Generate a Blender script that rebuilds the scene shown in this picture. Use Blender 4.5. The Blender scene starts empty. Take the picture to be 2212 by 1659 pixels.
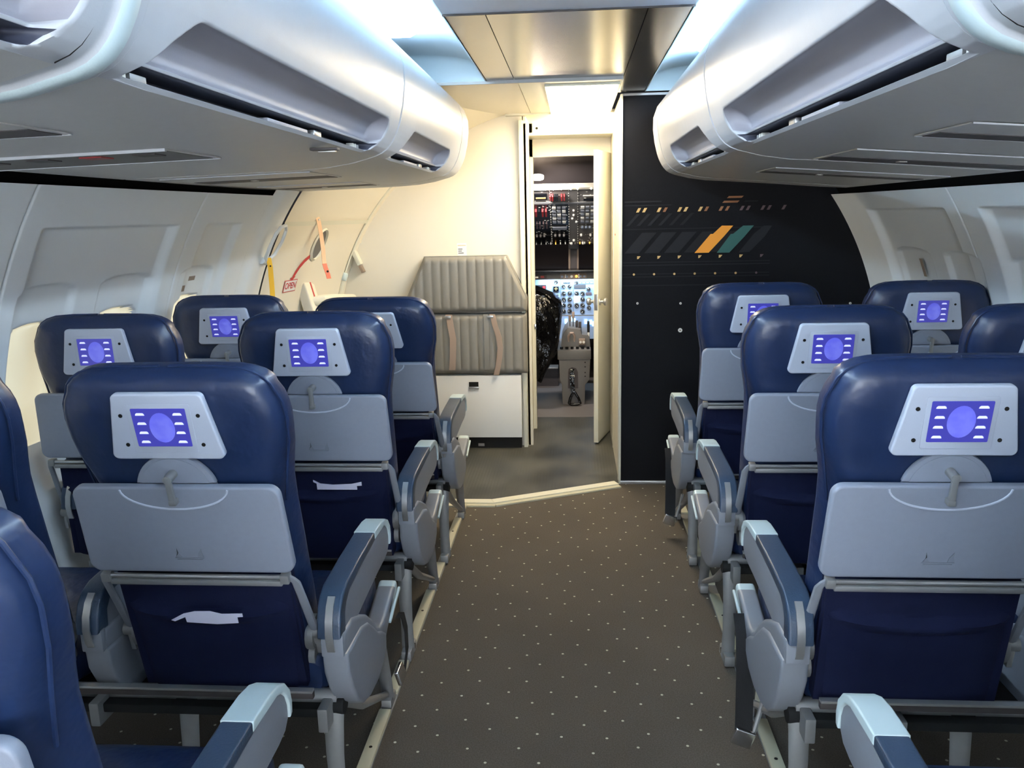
import bpy, bmesh, math, random
from math import sin, cos, tan, pi, sqrt, atan2
from mathutils import Vector, Matrix
C = bpy.context.scene.collection
random.seed(7)

# ------------------------------------------------------------------ materials
def lin(c):
    return tuple(((x/12.92) if x <= .04045 else ((x+.055)/1.055)**2.4) for x in c)

def mat(name, col, rough=.5, metal=0., emit=None, strength=0., noise=None, bump=None, coat=0., spec=.5):
    """noise=(scale, amount) mottles the colour, bump=(scale, strength) roughens the surface"""
    m = bpy.data.materials.new(name); m.use_nodes = True
    nt = m.node_tree; b = nt.nodes['Principled BSDF']
    c = lin(col) + (1,)
    b.inputs['Base Color'].default_value = c
    b.inputs['Roughness'].default_value = rough
    b.inputs['Metallic'].default_value = metal
    b.inputs['Specular IOR Level'].default_value = spec
    if coat: b.inputs['Coat Weight'].default_value = coat; b.inputs['Coat Roughness'].default_value = .15
    if emit:
        b.inputs['Emission Color'].default_value = lin(emit) + (1,)
        b.inputs['Emission Strength'].default_value = strength
    tc = nt.nodes.new('ShaderNodeTexCoord')
    if noise:
        n = nt.nodes.new('ShaderNodeTexNoise'); n.inputs['Scale'].default_value = noise[0]; n.inputs['Detail'].default_value = 6
        mx = nt.nodes.new('ShaderNodeMixRGB'); mx.blend_type = 'MIX'
        mx.inputs[1].default_value = tuple(x*(1-noise[1]) for x in c[:3]) + (1,)
        mx.inputs[2].default_value = tuple(min(1, x*(1+noise[1])) for x in c[:3]) + (1,)
        nt.links.new(tc.outputs['Object'], n.inputs['Vector'])
        nt.links.new(n.outputs['Fac'], mx.inputs[0]); nt.links.new(mx.outputs[0], b.inputs['Base Color'])
    if bump:
        n2 = nt.nodes.new('ShaderNodeTexNoise'); n2.inputs['Scale'].default_value = bump[0]; n2.inputs['Detail'].default_value = 4
        bp = nt.nodes.new('ShaderNodeBump'); bp.inputs['Strength'].default_value = bump[1]; bp.inputs['Distance'].default_value = .002
        if len(bump) > 2: bp.inputs['Distance'].default_value = bump[2]
        nt.links.new(tc.outputs['Object'], n2.inputs['Vector'])
        nt.links.new(n2.outputs['Fac'], bp.inputs['Height']); nt.links.new(bp.outputs[0], b.inputs['Normal'])
    return m

M = {}
M['leather'] = mat('navy_leather', (.10,.165,.30), .38, noise=(5,.10), bump=(9,.7,.012), coat=.12)
M['suede']   = mat('navy_suede', (.095,.115,.225), .95, noise=(14,.22), bump=(300,.3), spec=.15)
M['plastic'] = mat('grey_seat_plastic', (.52,.535,.57), .40, noise=(60,.04), bump=(400,.12))
M['tray']    = mat('grey_tray_plastic', (.53,.55,.605), .45, noise=(80,.05), bump=(500,.12))
M['traydark']= mat('tray_print_grey', (.50,.52,.565), .5)
M['bezel']   = mat('pale_bezel_plastic', (.74,.76,.82), .5, bump=(600,.1))
M['cap']     = mat('pale_armrest_cap', (.76,.82,.83), .35, bump=(300,.1))
M['pad']     = mat('blue_grey_armrest_pad', (.20,.265,.35), .36, bump=(260,.3))
M['alu']     = mat('brushed_aluminium', (.72,.72,.72), .32, .75, noise=(40,.08))
M['aludull'] = mat('dull_aluminium', (.60,.60,.60), .5, .55, noise=(25,.15))
M['steel']   = mat('polished_steel', (.85,.85,.86), .2, 1.)
M['black']   = mat('matt_black', (.05,.05,.055), .8)
M['hole']    = mat('dark_hole', (.06,.05,.05), .9)
M['web']     = mat('black_webbing', (.06,.06,.075), .8, bump=(500,.5))
M['screen']  = mat('violet_screen', (.15,.15,.45), .3, emit=(.31,.31,.76), strength=.30)
M['pill']    = mat('screen_white', (.8,.8,1.), .3, emit=(.80,.82,1.), strength=.42)
M['paper']   = mat('white_paper', (.88,.87,.95), .8)
M['bin']     = mat('bin_plastic', (.74,.745,.765), .36, noise=(30,.03), bump=(350,.08))
M['binlow']  = mat('bin_underside_plastic', (.76,.755,.745), .40, noise=(40,.04), bump=(350,.1))
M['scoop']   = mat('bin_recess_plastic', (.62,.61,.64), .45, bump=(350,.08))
M['slot']    = mat('slot_dark', (.24,.25,.31), .5)
M['liner']   = mat('side_lining', (.90,.915,.92), .5, noise=(3,.03), bump=(200,.1))
M['shade']   = mat('window_shade_cream_glow', (.92,.90,.80), .5, emit=(1.,.95,.80), strength=.26)  # emission stands in for daylight coming through the closed shades
M['cream']   = mat('cream_paint', (.90,.87,.80), .42, noise=(4,.02))
M['creamd']  = mat('cream_trim', (.86,.85,.78), .4)
M['whitep']  = mat('white_cabinet', (.90,.90,.89), .4)
M['gapblack']  = mat('black_seam_and_gap_shade', (.02,.02,.022), .95, spec=.1)  # black for door seams and for painted shade above the sidewalls
M['vinyl']   = mat('quilted_grey_vinyl', (.52,.51,.49), .42, noise=(20,.06), bump=(160,.25))
M['strap']   = mat('beige_strap', (.66,.58,.53), .6, bump=(400,.3))
M['cpit']    = mat('cockpit_grey', (.43,.42,.41), .6, noise=(12,.1))
M['cpitdk']  = mat('cockpit_dark', (.27,.245,.245), .6)
M['ipanel']  = mat('instrument_panel_blue_grey', (.62,.72,.86), .5)
M['gdark']   = mat('gauge_face', (.07,.075,.09), .25)
M['gring']   = mat('gauge_ring', (.42,.46,.52), .4)
M['glow']    = mat('lit_blue_panel', (.6,.8,1.), .4, emit=(.62,.82,1.), strength=2.2)
M['lamp']    = mat('lit_indicator', (1,1,1), .4, emit=(1.,.97,.92), strength=7)
M['amber']   = mat('lit_amber', (1,.7,.3), .4, emit=(1.,.70,.30), strength=1.2)
M['white']   = mat('white_marks', (.88,.87,.84), .5)
M['red']     = mat('red_paint', (.78,.25,.25), .5)
M['redg']    = mat('red_guard', (.60,.17,.18), .5)
M['yellow']  = mat('yellow_webbing', (.93,.72,.16), .6, bump=(400,.2))
M['orange']  = mat('orange_ribbon', (.90,.74,.60), .6)
M['ribbonend'] = mat('salmon_ribbon', (.90,.50,.40), .6)
M['orange2'] = mat('orange_art', (.93,.60,.16), .6)
M['green2']  = mat('green_art', (.17,.36,.34), .7)
M['dim1']    = mat('slate_art', (.075,.083,.11), .85)
M['dim2']    = mat('slate_art_dark', (.055,.062,.088), .85)
M['ochre']   = mat('ochre_art', (.80,.66,.42), .6)
M['brown']   = mat('brown_art', (.56,.38,.25), .7)
M['mauve']   = mat('mauve_art', (.38,.31,.32), .7)
M['divider'] = mat('midnight_divider', (.045,.05,.075), .8, noise=(90,.35), bump=(300,.3), spec=.25)
M['rail']    = mat('cream_rail_cover', (.78,.76,.66), .4)
M['metalc']  = mat('brushed_ceiling_panel', (.47,.45,.42), .22, .85, noise=(6,.05))
M['ceil']    = mat('ceiling_white', (.90,.92,.96), .5)
M['cove']    = mat('cove_white', (.78,.86,.90), .45)
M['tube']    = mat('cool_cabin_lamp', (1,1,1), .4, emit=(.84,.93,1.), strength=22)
M['warm']    = mat('warm_entry_lamp', (1,1,1), .4, emit=(1.,.93,.80), strength=16)
M['gloss']   = mat('glossy_black_plastic', (.025,.025,.03), .12, bump=(14,.8,.03))
M['floorck'] = mat('cockpit_floor', (.42,.40,.39), .6, noise=(60,.1))
M['tagt']    = mat('taupe_print', (.55,.48,.42), .6)
M['glassk']  = mat('dark_windshield', (.24,.21,.21), .35)

def carpet_mat():
    m = bpy.data.materials.new('speckled_carpet'); m.use_nodes = True
    nt = m.node_tree; b = nt.nodes['Principled BSDF']; b.inputs['Roughness'].default_value = .85
    b.inputs['Specular IOR Level'].default_value = .25
    tc = nt.nodes.new('ShaderNodeTexCoord')
    n = nt.nodes.new('ShaderNodeTexNoise'); n.inputs['Scale'].default_value = 260; n.inputs['Detail'].default_value = 3
    n3 = nt.nodes.new('ShaderNodeTexNoise'); n3.inputs['Scale'].default_value = 2.2; n3.inputs['Detail'].default_value = 3
    r = nt.nodes.new('ShaderNodeValToRGB')
    r.color_ramp.elements[0].position = .3; r.color_ramp.elements[0].color = lin((.33,.305,.275)) + (1,)
    r.color_ramp.elements[1].position = .7; r.color_ramp.elements[1].color = lin((.43,.40,.365)) + (1,)
    mx0 = nt.nodes.new('ShaderNodeMixRGB'); mx0.blend_type = 'MULTIPLY'; mx0.inputs[0].default_value = .35
    # woven dots on a staggered grid
    mp = nt.nodes.new('ShaderNodeMapping'); mp.inputs['Rotation'].default_value = (0,0,.62); mp.inputs['Scale'].default_value = (10.5,10.5,10.5)
    v = nt.nodes.new('ShaderNodeTexVoronoi'); v.voronoi_dimensions = '2D'; v.inputs['Scale'].default_value = 1.; v.inputs['Randomness'].default_value = .4
    lt = nt.nodes.new('ShaderNodeMath'); lt.operation = 'LESS_THAN'; lt.inputs[1].default_value = .043
    mx = nt.nodes.new('ShaderNodeMixRGB'); mx.inputs[2].default_value = lin((.80,.78,.70)) + (1,)
    L = nt.links.new
    L(tc.outputs['Object'], n.inputs['Vector']); L(tc.outputs['Object'], n3.inputs['Vector']); L(n.outputs['Fac'], r.inputs[0])
    L(r.outputs[0], mx0.inputs[1]); L(n3.outputs['Fac'], mx0.inputs[2])
    L(tc.outputs['Object'], mp.inputs[0]); L(mp.outputs[0], v.inputs['Vector']); L(v.outputs['Distance'], lt.inputs[0])
    L(mx0.outputs[0], mx.inputs[1]); L(lt.outputs[0], mx.inputs[0]); L(mx.outputs[0], b.inputs['Base Color'])
    bp = nt.nodes.new('ShaderNodeBump'); bp.inputs['Strength'].default_value = .4; bp.inputs['Distance'].default_value = .002
    L(n.outputs['Fac'], bp.inputs['Height']); L(bp.outputs[0], b.inputs['Normal'])
    return m
M['carpet'] = carpet_mat()

def vinyl_mat():
    m = mat('dark_ribbed_vinyl', (.25,.255,.24), .38)
    nt = m.node_tree; b = nt.nodes['Principled BSDF']
    tc = nt.nodes.new('ShaderNodeTexCoord'); n = nt.nodes.new('ShaderNodeTexNoise'); n.inputs['Scale'].default_value = 4; n.inputs['Detail'].default_value = 8
    r = nt.nodes.new('ShaderNodeValToRGB')
    r.color_ramp.elements[0].position = .35; r.color_ramp.elements[0].color = lin((.20,.205,.195)) + (1,)
    r.color_ramp.elements[1].position = .7; r.color_ramp.elements[1].color = lin((.33,.33,.31)) + (1,)
    mr = nt.nodes.new('ShaderNodeMapRange'); mr.inputs[3].default_value = .25; mr.inputs[4].default_value = .6
    w = nt.nodes.new('ShaderNodeTexWave'); w.bands_direction = 'X'; w.inputs['Scale'].default_value = 18
    bp = nt.nodes.new('ShaderNodeBump'); bp.inputs['Strength'].default_value = .25; bp.inputs['Distance'].default_value = .002
    L = nt.links.new
    L(tc.outputs['Object'], n.inputs['Vector']); L(n.outputs['Fac'], r.inputs[0]); L(r.outputs[0], b.inputs['Base Color'])
    L(n.outputs['Fac'], mr.inputs[0]); L(mr.outputs[0], b.inputs['Roughness'])
    L(tc.outputs['Object'], w.inputs['Vector']); L(w.outputs['Fac'], bp.inputs['Height']); L(bp.outputs[0], b.inputs['Normal'])
    return m
M['vinylfloor'] = vinyl_mat()

def globe_mat():
    m = mat('screen_globe', (.4,.4,.8), .3, emit=(.42,.43,.88), strength=.30)
    nt = m.node_tree; b = nt.nodes['Principled BSDF']
    tc = nt.nodes.new('ShaderNodeTexCoord'); n = nt.nodes.new('ShaderNodeTexNoise'); n.inputs['Scale'].default_value = 38; n.inputs['Detail'].default_value = 2
    r = nt.nodes.new('ShaderNodeValToRGB')
    r.color_ramp.elements[0].position = .42; r.color_ramp.elements[0].color = lin((.34,.35,.84)) + (1,)
    r.color_ramp.elements[1].position = .6; r.color_ramp.elements[1].color = lin((.46,.49,.90)) + (1,)
    nt.links.new(tc.outputs['Object'], n.inputs['Vector']); nt.links.new(n.outputs['Fac'], r.inputs[0]); nt.links.new(r.outputs[0], b.inputs['Emission Color'])
    return m
M['globe'] = globe_mat()

# ------------------------------------------------------------------ mesh builder
class MB:
    def __init__(s): s.v = []; s.f = []; s.m = []; s.mats = []
    def mi(s, m):
        if m not in s.mats: s.mats.append(m)
        return s.mats.index(m)
    def add(s, vs, fs, m):
        o = len(s.v); s.v += [tuple(v) for v in vs]; k = s.mi(m)
        for f in fs: s.f.append(tuple(o+i for i in f)); s.m.append(k)
        return s
    def box(s, x0, x1, y0, y1, z0, z1, m, bev=0., seg=2, T=None):
        bm = bmesh.new(); bmesh.ops.create_cube(bm, size=1.)
        for v in bm.verts:
            v.co = Vector(((x0+x1)/2 + v.co.x*(x1-x0), (y0+y1)/2 + v.co.y*(y1-y0), (z0+z1)/2 + v.co.z*(z1-z0)))
        if bev: bmesh.ops.bevel(bm, geom=list(bm.edges), offset=bev, segments=seg, profile=.6, affect='EDGES')
        return s.bm(bm, m, T)
    def bm(s, bm, m, T=None):
        if T is not None: bmesh.ops.transform(bm, matrix=T, verts=bm.verts)
        bm.verts.index_update()
        s.add([tuple(v.co) for v in bm.verts], [[v.index for v in f.verts] for f in bm.faces], m); bm.free(); return s
    def prism(s, pts, a, b, m, axis='x', bev=0., seg=2, T=None):
        """closed outline pts extruded from a to b along axis; pts are (y,z), (x,z) or (x,y)"""
        bm = bmesh.new()
        def P(p, t): return {'x': (t, p[0], p[1]), 'y': (p[0], t, p[1]), 'z': (p[0], p[1], t)}[axis]
        A = [bm.verts.new(P(p, a)) for p in pts]; B = [bm.verts.new(P(p, b)) for p in pts]
        n = len(pts); fa = bm.faces.new(A); fb = bm.faces.new(B[::-1])
        for i in range(n): bm.faces.new((A[i], B[i], B[(i+1) % n], A[(i+1) % n]))
        bmesh.ops.recalc_face_normals(bm, faces=bm.faces)
        if bev:
            es = [e for e in bm.edges if (fa in e.link_faces or fb in e.link_faces)]
            bmesh.ops.bevel(bm, geom=es, offset=bev, segments=seg, profile=.6, affect='EDGES')
        return s.bm(bm, m, T)
    def tube(s, pts, r, m, n=10, flat=1., caps=True):
        pts = [Vector(p) for p in pts]; rings = []
        up = None
        for i, p in enumerate(pts):
            d = (pts[min(i+1, len(pts)-1)] - pts[max(i-1, 0)]).normalized()
            if up is None:
                up = Vector((1,0,0)) if abs(d.x) < .8 else Vector((0,0,1))
            a = (up - d*up.dot(d)).normalized(); b = d.cross(a); up = a
            rr = r[i] if isinstance(r, (list, tuple)) else r
            rings.append([p + a*cos(2*pi*k/n)*rr + b*sin(2*pi*k/n)*rr*flat for k in range(n)])
        vs = [q for R in rings for q in R]; fs = []
        for i in range(len(pts)-1):
            for k in range(n): fs.append((i*n+k, i*n+(k+1) % n, (i+1)*n+(k+1) % n, (i+1)*n+k))
        if caps: fs.append(tuple(range(n))[::-1]); fs.append(tuple((len(pts)-1)*n+k for k in range(n)))
        return s.add(vs, fs, m)
    def strip(s, pts, wv, t, m):
        """flat band following pts, width vector wv, thickness t"""
        pts = [Vector(p) for p in pts]; wv = Vector(wv); vs = []; n = len(pts)
        for i, p in enumerate(pts):
            d = (pts[min(i+1, n-1)] - pts[max(i-1, 0)]).normalized(); nn = d.cross(wv).normalized()*t/2
            vs += [p-wv/2-nn, p+wv/2-nn, p+wv/2+nn, p-wv/2+nn]
        fs = [(0,1,2,3)[::-1], tuple(4*(n-1)+k for k in range(4))]
        for i in range(n-1):
            for k in range(4): fs.append((4*i+k, 4*i+(k+1) % 4, 4*i+4+(k+1) % 4, 4*i+4+k))
        return s.add(vs, fs, m)
    def loft(s, rings, m, cap=True):
        n = len(rings[0]); vs = [q for R in rings for q in R]; fs = []
        for i in range(len(rings)-1):
            for k in range(n): fs.append((i*n+k, i*n+(k+1) % n, (i+1)*n+(k+1) % n, (i+1)*n+k))
        if cap: fs.append(tuple(range(n))[::-1]); fs.append(tuple((len(rings)-1)*n+k for k in range(n)))
        return s.add(vs, fs, m)
    def cyl(s, c, d, r, l, m, n=20, r2=None):
        c = Vector(c); d = Vector(d).normalized()
        return s.tube([c, c+d*l], [r, r if r2 is None else r2], m, n)
    def grid(s, fn, nu, nv, m, matf=None):
        vs = [fn(i/nu, j/nv) for i in range(nu+1) for j in range(nv+1)]
        for i in range(nu):
            pass
        o = len(s.v); s.v += [tuple(v) for v in vs]
        for i in range(nu):
            for j in range(nv):
                a = o+i*(nv+1)+j; s.f.append((a, a+nv+1, a+nv+2, a+1))
                mm = matf((i+.5)/nu, (j+.5)/nv) if matf else m
                s.m.append(s.mi(mm))
        return s
    def build(s, name, parent=None, loc=None, ang=38, mirror=False, smooth=True):
        me = bpy.data.meshes.new(name)
        vs = [(-x, y, z) for x, y, z in s.v] if mirror else s.v
        me.from_pydata(vs, [], s.f)
        for m in s.mats: me.materials.append(M[m])
        for p, k in zip(me.polygons, s.m): p.material_index = k
        bm = bmesh.new(); bm.from_mesh(me); bmesh.ops.recalc_face_normals(bm, faces=bm.faces); bm.to_mesh(me); bm.free()
        if smooth:
            for p in me.polygons: p.use_smooth = True
            me.set_sharp_from_angle(angle=math.radians(ang))
        o = bpy.data.objects.new(name, me); C.objects.link(o)
        if loc is not None: o.location = loc
        if parent: o.parent = parent
        return o

def empty(name, loc=(0,0,0)):
    o = bpy.data.objects.new(name, None); o.empty_display_size = .1; C.objects.link(o); o.location = loc; return o
def tag(o, label, cat, group=None, kind=None):
    if label: o['label'] = label
    if cat: o['category'] = cat
    if group: o['group'] = group
    if kind: o['kind'] = kind
    return o
def struct(o): o['kind'] = 'structure'; return o

def rrect(w, h, r, n=5, top=None):
    """rounded rectangle (or trapezoid: half width w bottom, top half width) centred on 0, half sizes"""
    wt = w if top is None else top; P = []
    for cx, cz, a0 in ((w-r, -h+r, -pi/2), (wt-r, h-r, 0), (-wt+r, h-r, pi/2), (-w+r, -h+r, pi)):
        for k in range(n+1):
            a = a0 + k*pi/2/n; P.append((cx+r*cos(a), cz+r*sin(a)))
    return P

def text_mesh(s, size):
    cu = bpy.data.curves.new('t', 'FONT'); cu.body = s; cu.size = size; cu.align_x = 'CENTER'; cu.align_y = 'CENTER'; cu.offset = size*.02
    o = bpy.data.objects.new('t', cu); C.objects.link(o); dg = bpy.context.evaluated_depsgraph_get(); dg.update()
    me = bpy.data.meshes.new_from_object(o.evaluated_get(dg)); vs = [tuple(v.co) for v in me.vertices]; fs = [tuple(p.vertices) for p in me.polygons]
    bpy.data.objects.remove(o); return vs, fs

# ------------------------------------------------------------------ camera
H = 1.4646
cd = bpy.data.cameras.new('camera'); cam = bpy.data.objects.new('camera', cd); C.objects.link(cam)
cd.sensor_width = 36.; cd.lens = 1750./2212.*36.; cd.clip_start = .02
PT, YW, RL = .2057, -.0788, -.0218
fw = Vector((sin(YW)*cos(PT), cos(YW)*cos(PT), -sin(PT))); rt = Vector((cos(YW), -sin(YW), 0)); up = rt.cross(fw)
R_ = rt*cos(RL)+up*sin(RL); U_ = up*cos(RL)-rt*sin(RL)
cam.matrix_world = Matrix(((R_.x, U_.x, -fw.x, 0), (R_.y, U_.y, -fw.y, 0), (R_.z, U_.z, -fw.z, H), (0,0,0,1)))
bpy.context.scene.camera = cam

# ================================================================== SEATS
def sect(a, b, y0, y1, z, n=28, e=.42, cx=0.):
    out = []
    for k in range(n):
        t = 2*pi*k/n; c, s_ = cos(t), sin(t)
        ux = math.copysign(abs(c)**e, c); uy = math.copysign(abs(s_)**e, s_)
        w = a + (b-a)*(uy+1)/2
        out.append((cx+ux*w, (y0+y1)/2+uy*(y1-y0)/2, z))
    return out

def make_back(T, cx, px, tilt, S, dz=0.):
    """S: x sign; cx local x of seat centre. everything about the recline pivot"""
    X = S*cx
    loc = (X, px, .42+dz)
    def fin(mb, name, parent=None):
        o = mb.build(name, parent if parent else T)
        if not parent: o.location = loc; o.rotation_euler = (tilt, 0, 0)
        return o
    mb = MB()
    rows = [(-.015,.17,.19,-.01,.07),(-.005,.185,.205,-.018,.09),(.04,.19,.212,-.02,.105),(.18,.19,.218,-.02,.10),(.32,.185,.222,-.022,.09),(.44,.18,.224,-.024,.085),(.50,.182,.226,-.026,.08),
            (.54,.190,.229,-.028,.078),(.58,.202,.232,-.029,.078),(.62,.210,.234,-.030,.078),(.66,.213,.235,-.030,.078),(.69,.211,.232,-.030,.077),(.715,.205,.226,-.029,.075),(.735,.195,.215,-.027,.073),(.75,.190,.212,-.024,.070),(.763,.177,.198,-.019,.064),(.773,.160,.181,-.011,.056),(.780,.138,.158,-.001,.047),(.7835,.10,.12,.010,.038)]
    rows = [(w, a+.013*max(0, min(1, (w-.48)/.10)), b+.006*max(0, min(1, (w-.48)/.10)), y0, y1) for w, a, b, y0, y1 in rows]
    rows = [(w-.014*max(0, min(1, (w-.62)/.10)), a, b, y0, y1) for w, a, b, y0, y1 in rows]
    mb.loft([sect(a, b, y0, y1, w, 36, .40) for w, a, b, y0, y1 in rows], 'leather')
    back = fin(mb, 'backrest')
    # seam welt around the head cushion on both sides
    sm = MB()
    for sx in (-1, 1):
        sm.tube([(sx*(x+.0095*max(0, min(1, (w-.48)/.10))), .012, w-.014*max(0, min(1, (w-.62)/.10))) for w, x in ((.46,.2065),(.54,.2145),(.60,.2225),(.66,.2275),(.70,.2235),(.725,.2135),(.745,.205),(.76,.192),(.772,.172),(.781,.14),(.785,.08),(.7855,.0))], .0032, 'leather', 6)
    sm.build('seam', back)
    # pocket : lower rear fabric
    pk = MB()
    def pf(u, v):
        x = (u-.5)*2; z = -.030+v*.320
        bulge = .022*(1-abs(x)**4)*(1 if z < .205 else .25)
        lip = .010*math.exp(-((z-.2+.008*cos(x*3))/.012)**2)
        hw = .195 + .004*sin(z*9)
        return (x*hw, -.026-bulge-lip*(1-x*x*.4)+.012*abs(x)**8, z+ (-.01*(1-x*x) if abs(z-.2) < .03 else 0))
    pk.grid(pf, 24, 40, 'suede')
    pk.box(-.195,.195,-.028,.02,-.030,.29,'suede')
    pk.build('seat_pocket', back, ang=60)
    # half-disc latch housing
    hd = MB(); r = .0875; cz = .510
    P = [(r*cos(a), cz+r*sin(a)) for a in [math.radians(14+152*k/22) for k in range(23)]]
    hd.prism([(x, z) for x, z in P], -.030, -.043, 'tray', 'y', .004)
    hd.prism([(x*.86, cz+(z-cz)*.86+.004) for x, z in P], -.043, -.0445, 'tray', 'y', .001)
    hd.box(-.083,.083,-.045,-.03,.520,.5265,'tray')
    hd.build('latch_housing', back)
    # monitor
    mo = MB()
    mo.prism([(x, .6621+z) for x, z in rrect(.1173,.0726,.012,5,.0945)], -.030, -.046, 'bezel', 'y', .004, 3)
    for x, z in ((-.080,.6885),(.080,.6885),(-.079,.6235),(.079,.6235)):
        mo.cyl((x,-.0458,z), (0,-1,0), .0042, .0012, 'hole', 12)
    mo.prism([(x, .6595+z) for x, z in rrect(.066,.054,.004,3)], -.0455, -.0468, 'bezel', 'y', .001)
    mon = fin(mo, 'monitor')
    sc = MB()
    sc.prism([(x, .6625+z) for x, z in rrect(.0562,.0422,.002,2)], -.0464, -.0478, 'screen', 'y')
    sc.prism([(.002+.026*cos(2*pi*k/28), .6625+.033*sin(2*pi*k/28)) for k in range(28)], -.0475, -.0481, 'globe', 'y')
    for sx in (-1, 1):
        for k in range(4):
            z = .6925-.0205*k; x = sx*.0385
            sc.prism([(x-.0095, z-.0026), (x+.0095, z-.0026), (x+.0085, z+.001), (x+.006, z+.0028), (x-.006, z+.0028), (x-.0085, z+.001)], -.0475, -.0482, 'pill', 'y')
    sc.build('screen', mon)
    # tray
    tr = MB(); zt0, zt1 = .318, .531
    tr.prism([(x, (zt0+zt1)/2+z) for x, z in rrect(.2265,(zt1-zt0)/2,.024,6,.2215)], -.040, -.060, 'tray', 'y', .006, 3)
    arc = [(.115*sin(a), zt1-.004-.048*cos(a*1.0)+.0) for a in [math.radians(-88+176*k/20) for k in range(21)]]
    tr.tube([(x, -.0596, z) for x, z in arc], .0026, 'bezel', 6)
    # faint print near the lower edge : two small figures over a line of text
    tr.box(-.030,.034,-.0612,-.0590,.356,.3575,'traydark'); tr.box(-.026,.030,-.0612,-.0590,.3525,.3535,'traydark')
    for sx in (-1, 1):
        tr.prism([(.002+sx*.024-.006, .359), (.002+sx*.024+.008, .359), (.002+sx*.024+.003*sx+.002, .370), (.002+sx*.027+.002, .381), (.002+sx*.022-.001, .370)], -.0590, -.0612, 'traydark', 'y')
    tray = fin(tr, 'tray_table')
    hb = MB()
    hb.tube([(-.195,-.052,.303),(.195,-.052,.303)], .0055, 'alu', 10); hb.box(-.193,.193,-.06,-.046,.283,.296,'aludull',.003)
    for sx in (-1, 1): hb.box(sx*.2-.010, sx*.2+.010, -.062,-.04,.290,.312,'aludull',.003)
    hb.build('hinge_bar', tray)
    lt = MB(); lt.box(-.0075,.0075,-.076,-.058,.495,.508,'aludull',.003); lt.box(-.0065,.0065,-.075,-.066,.495,.563,'aludull',.003); lt.cyl((0,-.044,.555),(0,-1,0),.0095,.03,'aludull')
    lt.build('latch', tray)
    for sx in (-1, 1):
        ar = MB()
        ar.tube([(sx*.203,-.050,.306),(sx*.2125,-.048,.296),(sx*.217,-.040,.28),(sx*.221,.0,.13),(sx*.222,.012,.10)], [.006,.008,.010,.011,.012], 'plastic', 8, .55)
        ar.build('tray_arm', tray)
    # recline hub
    for sx in (-1, 1):
        hub = MB()
        hub.cyl((sx*.205,.03,.085),(sx,0,0),.040,.012,'aludull',24); hub.cyl((sx*.217,.03,.085),(sx,0,0),.030,.010,'alu',20)
        hub.cyl((sx*.210,.012,.10),(sx,0,0),.016,.030,'aludull',16); hub.box(sx*.226-.006,sx*.226+.006,.0,.018,.045,.10,'alu',.002)
        hub.cyl((sx*.19,.03,.02),(sx,0,0),.030,.02,'aludull',16); hub.cyl((sx*.19,.03,.075),(sx,0,0),.034,.02,'aludull',16)
        fin(hub, 'recline_hub')
    return back

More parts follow.
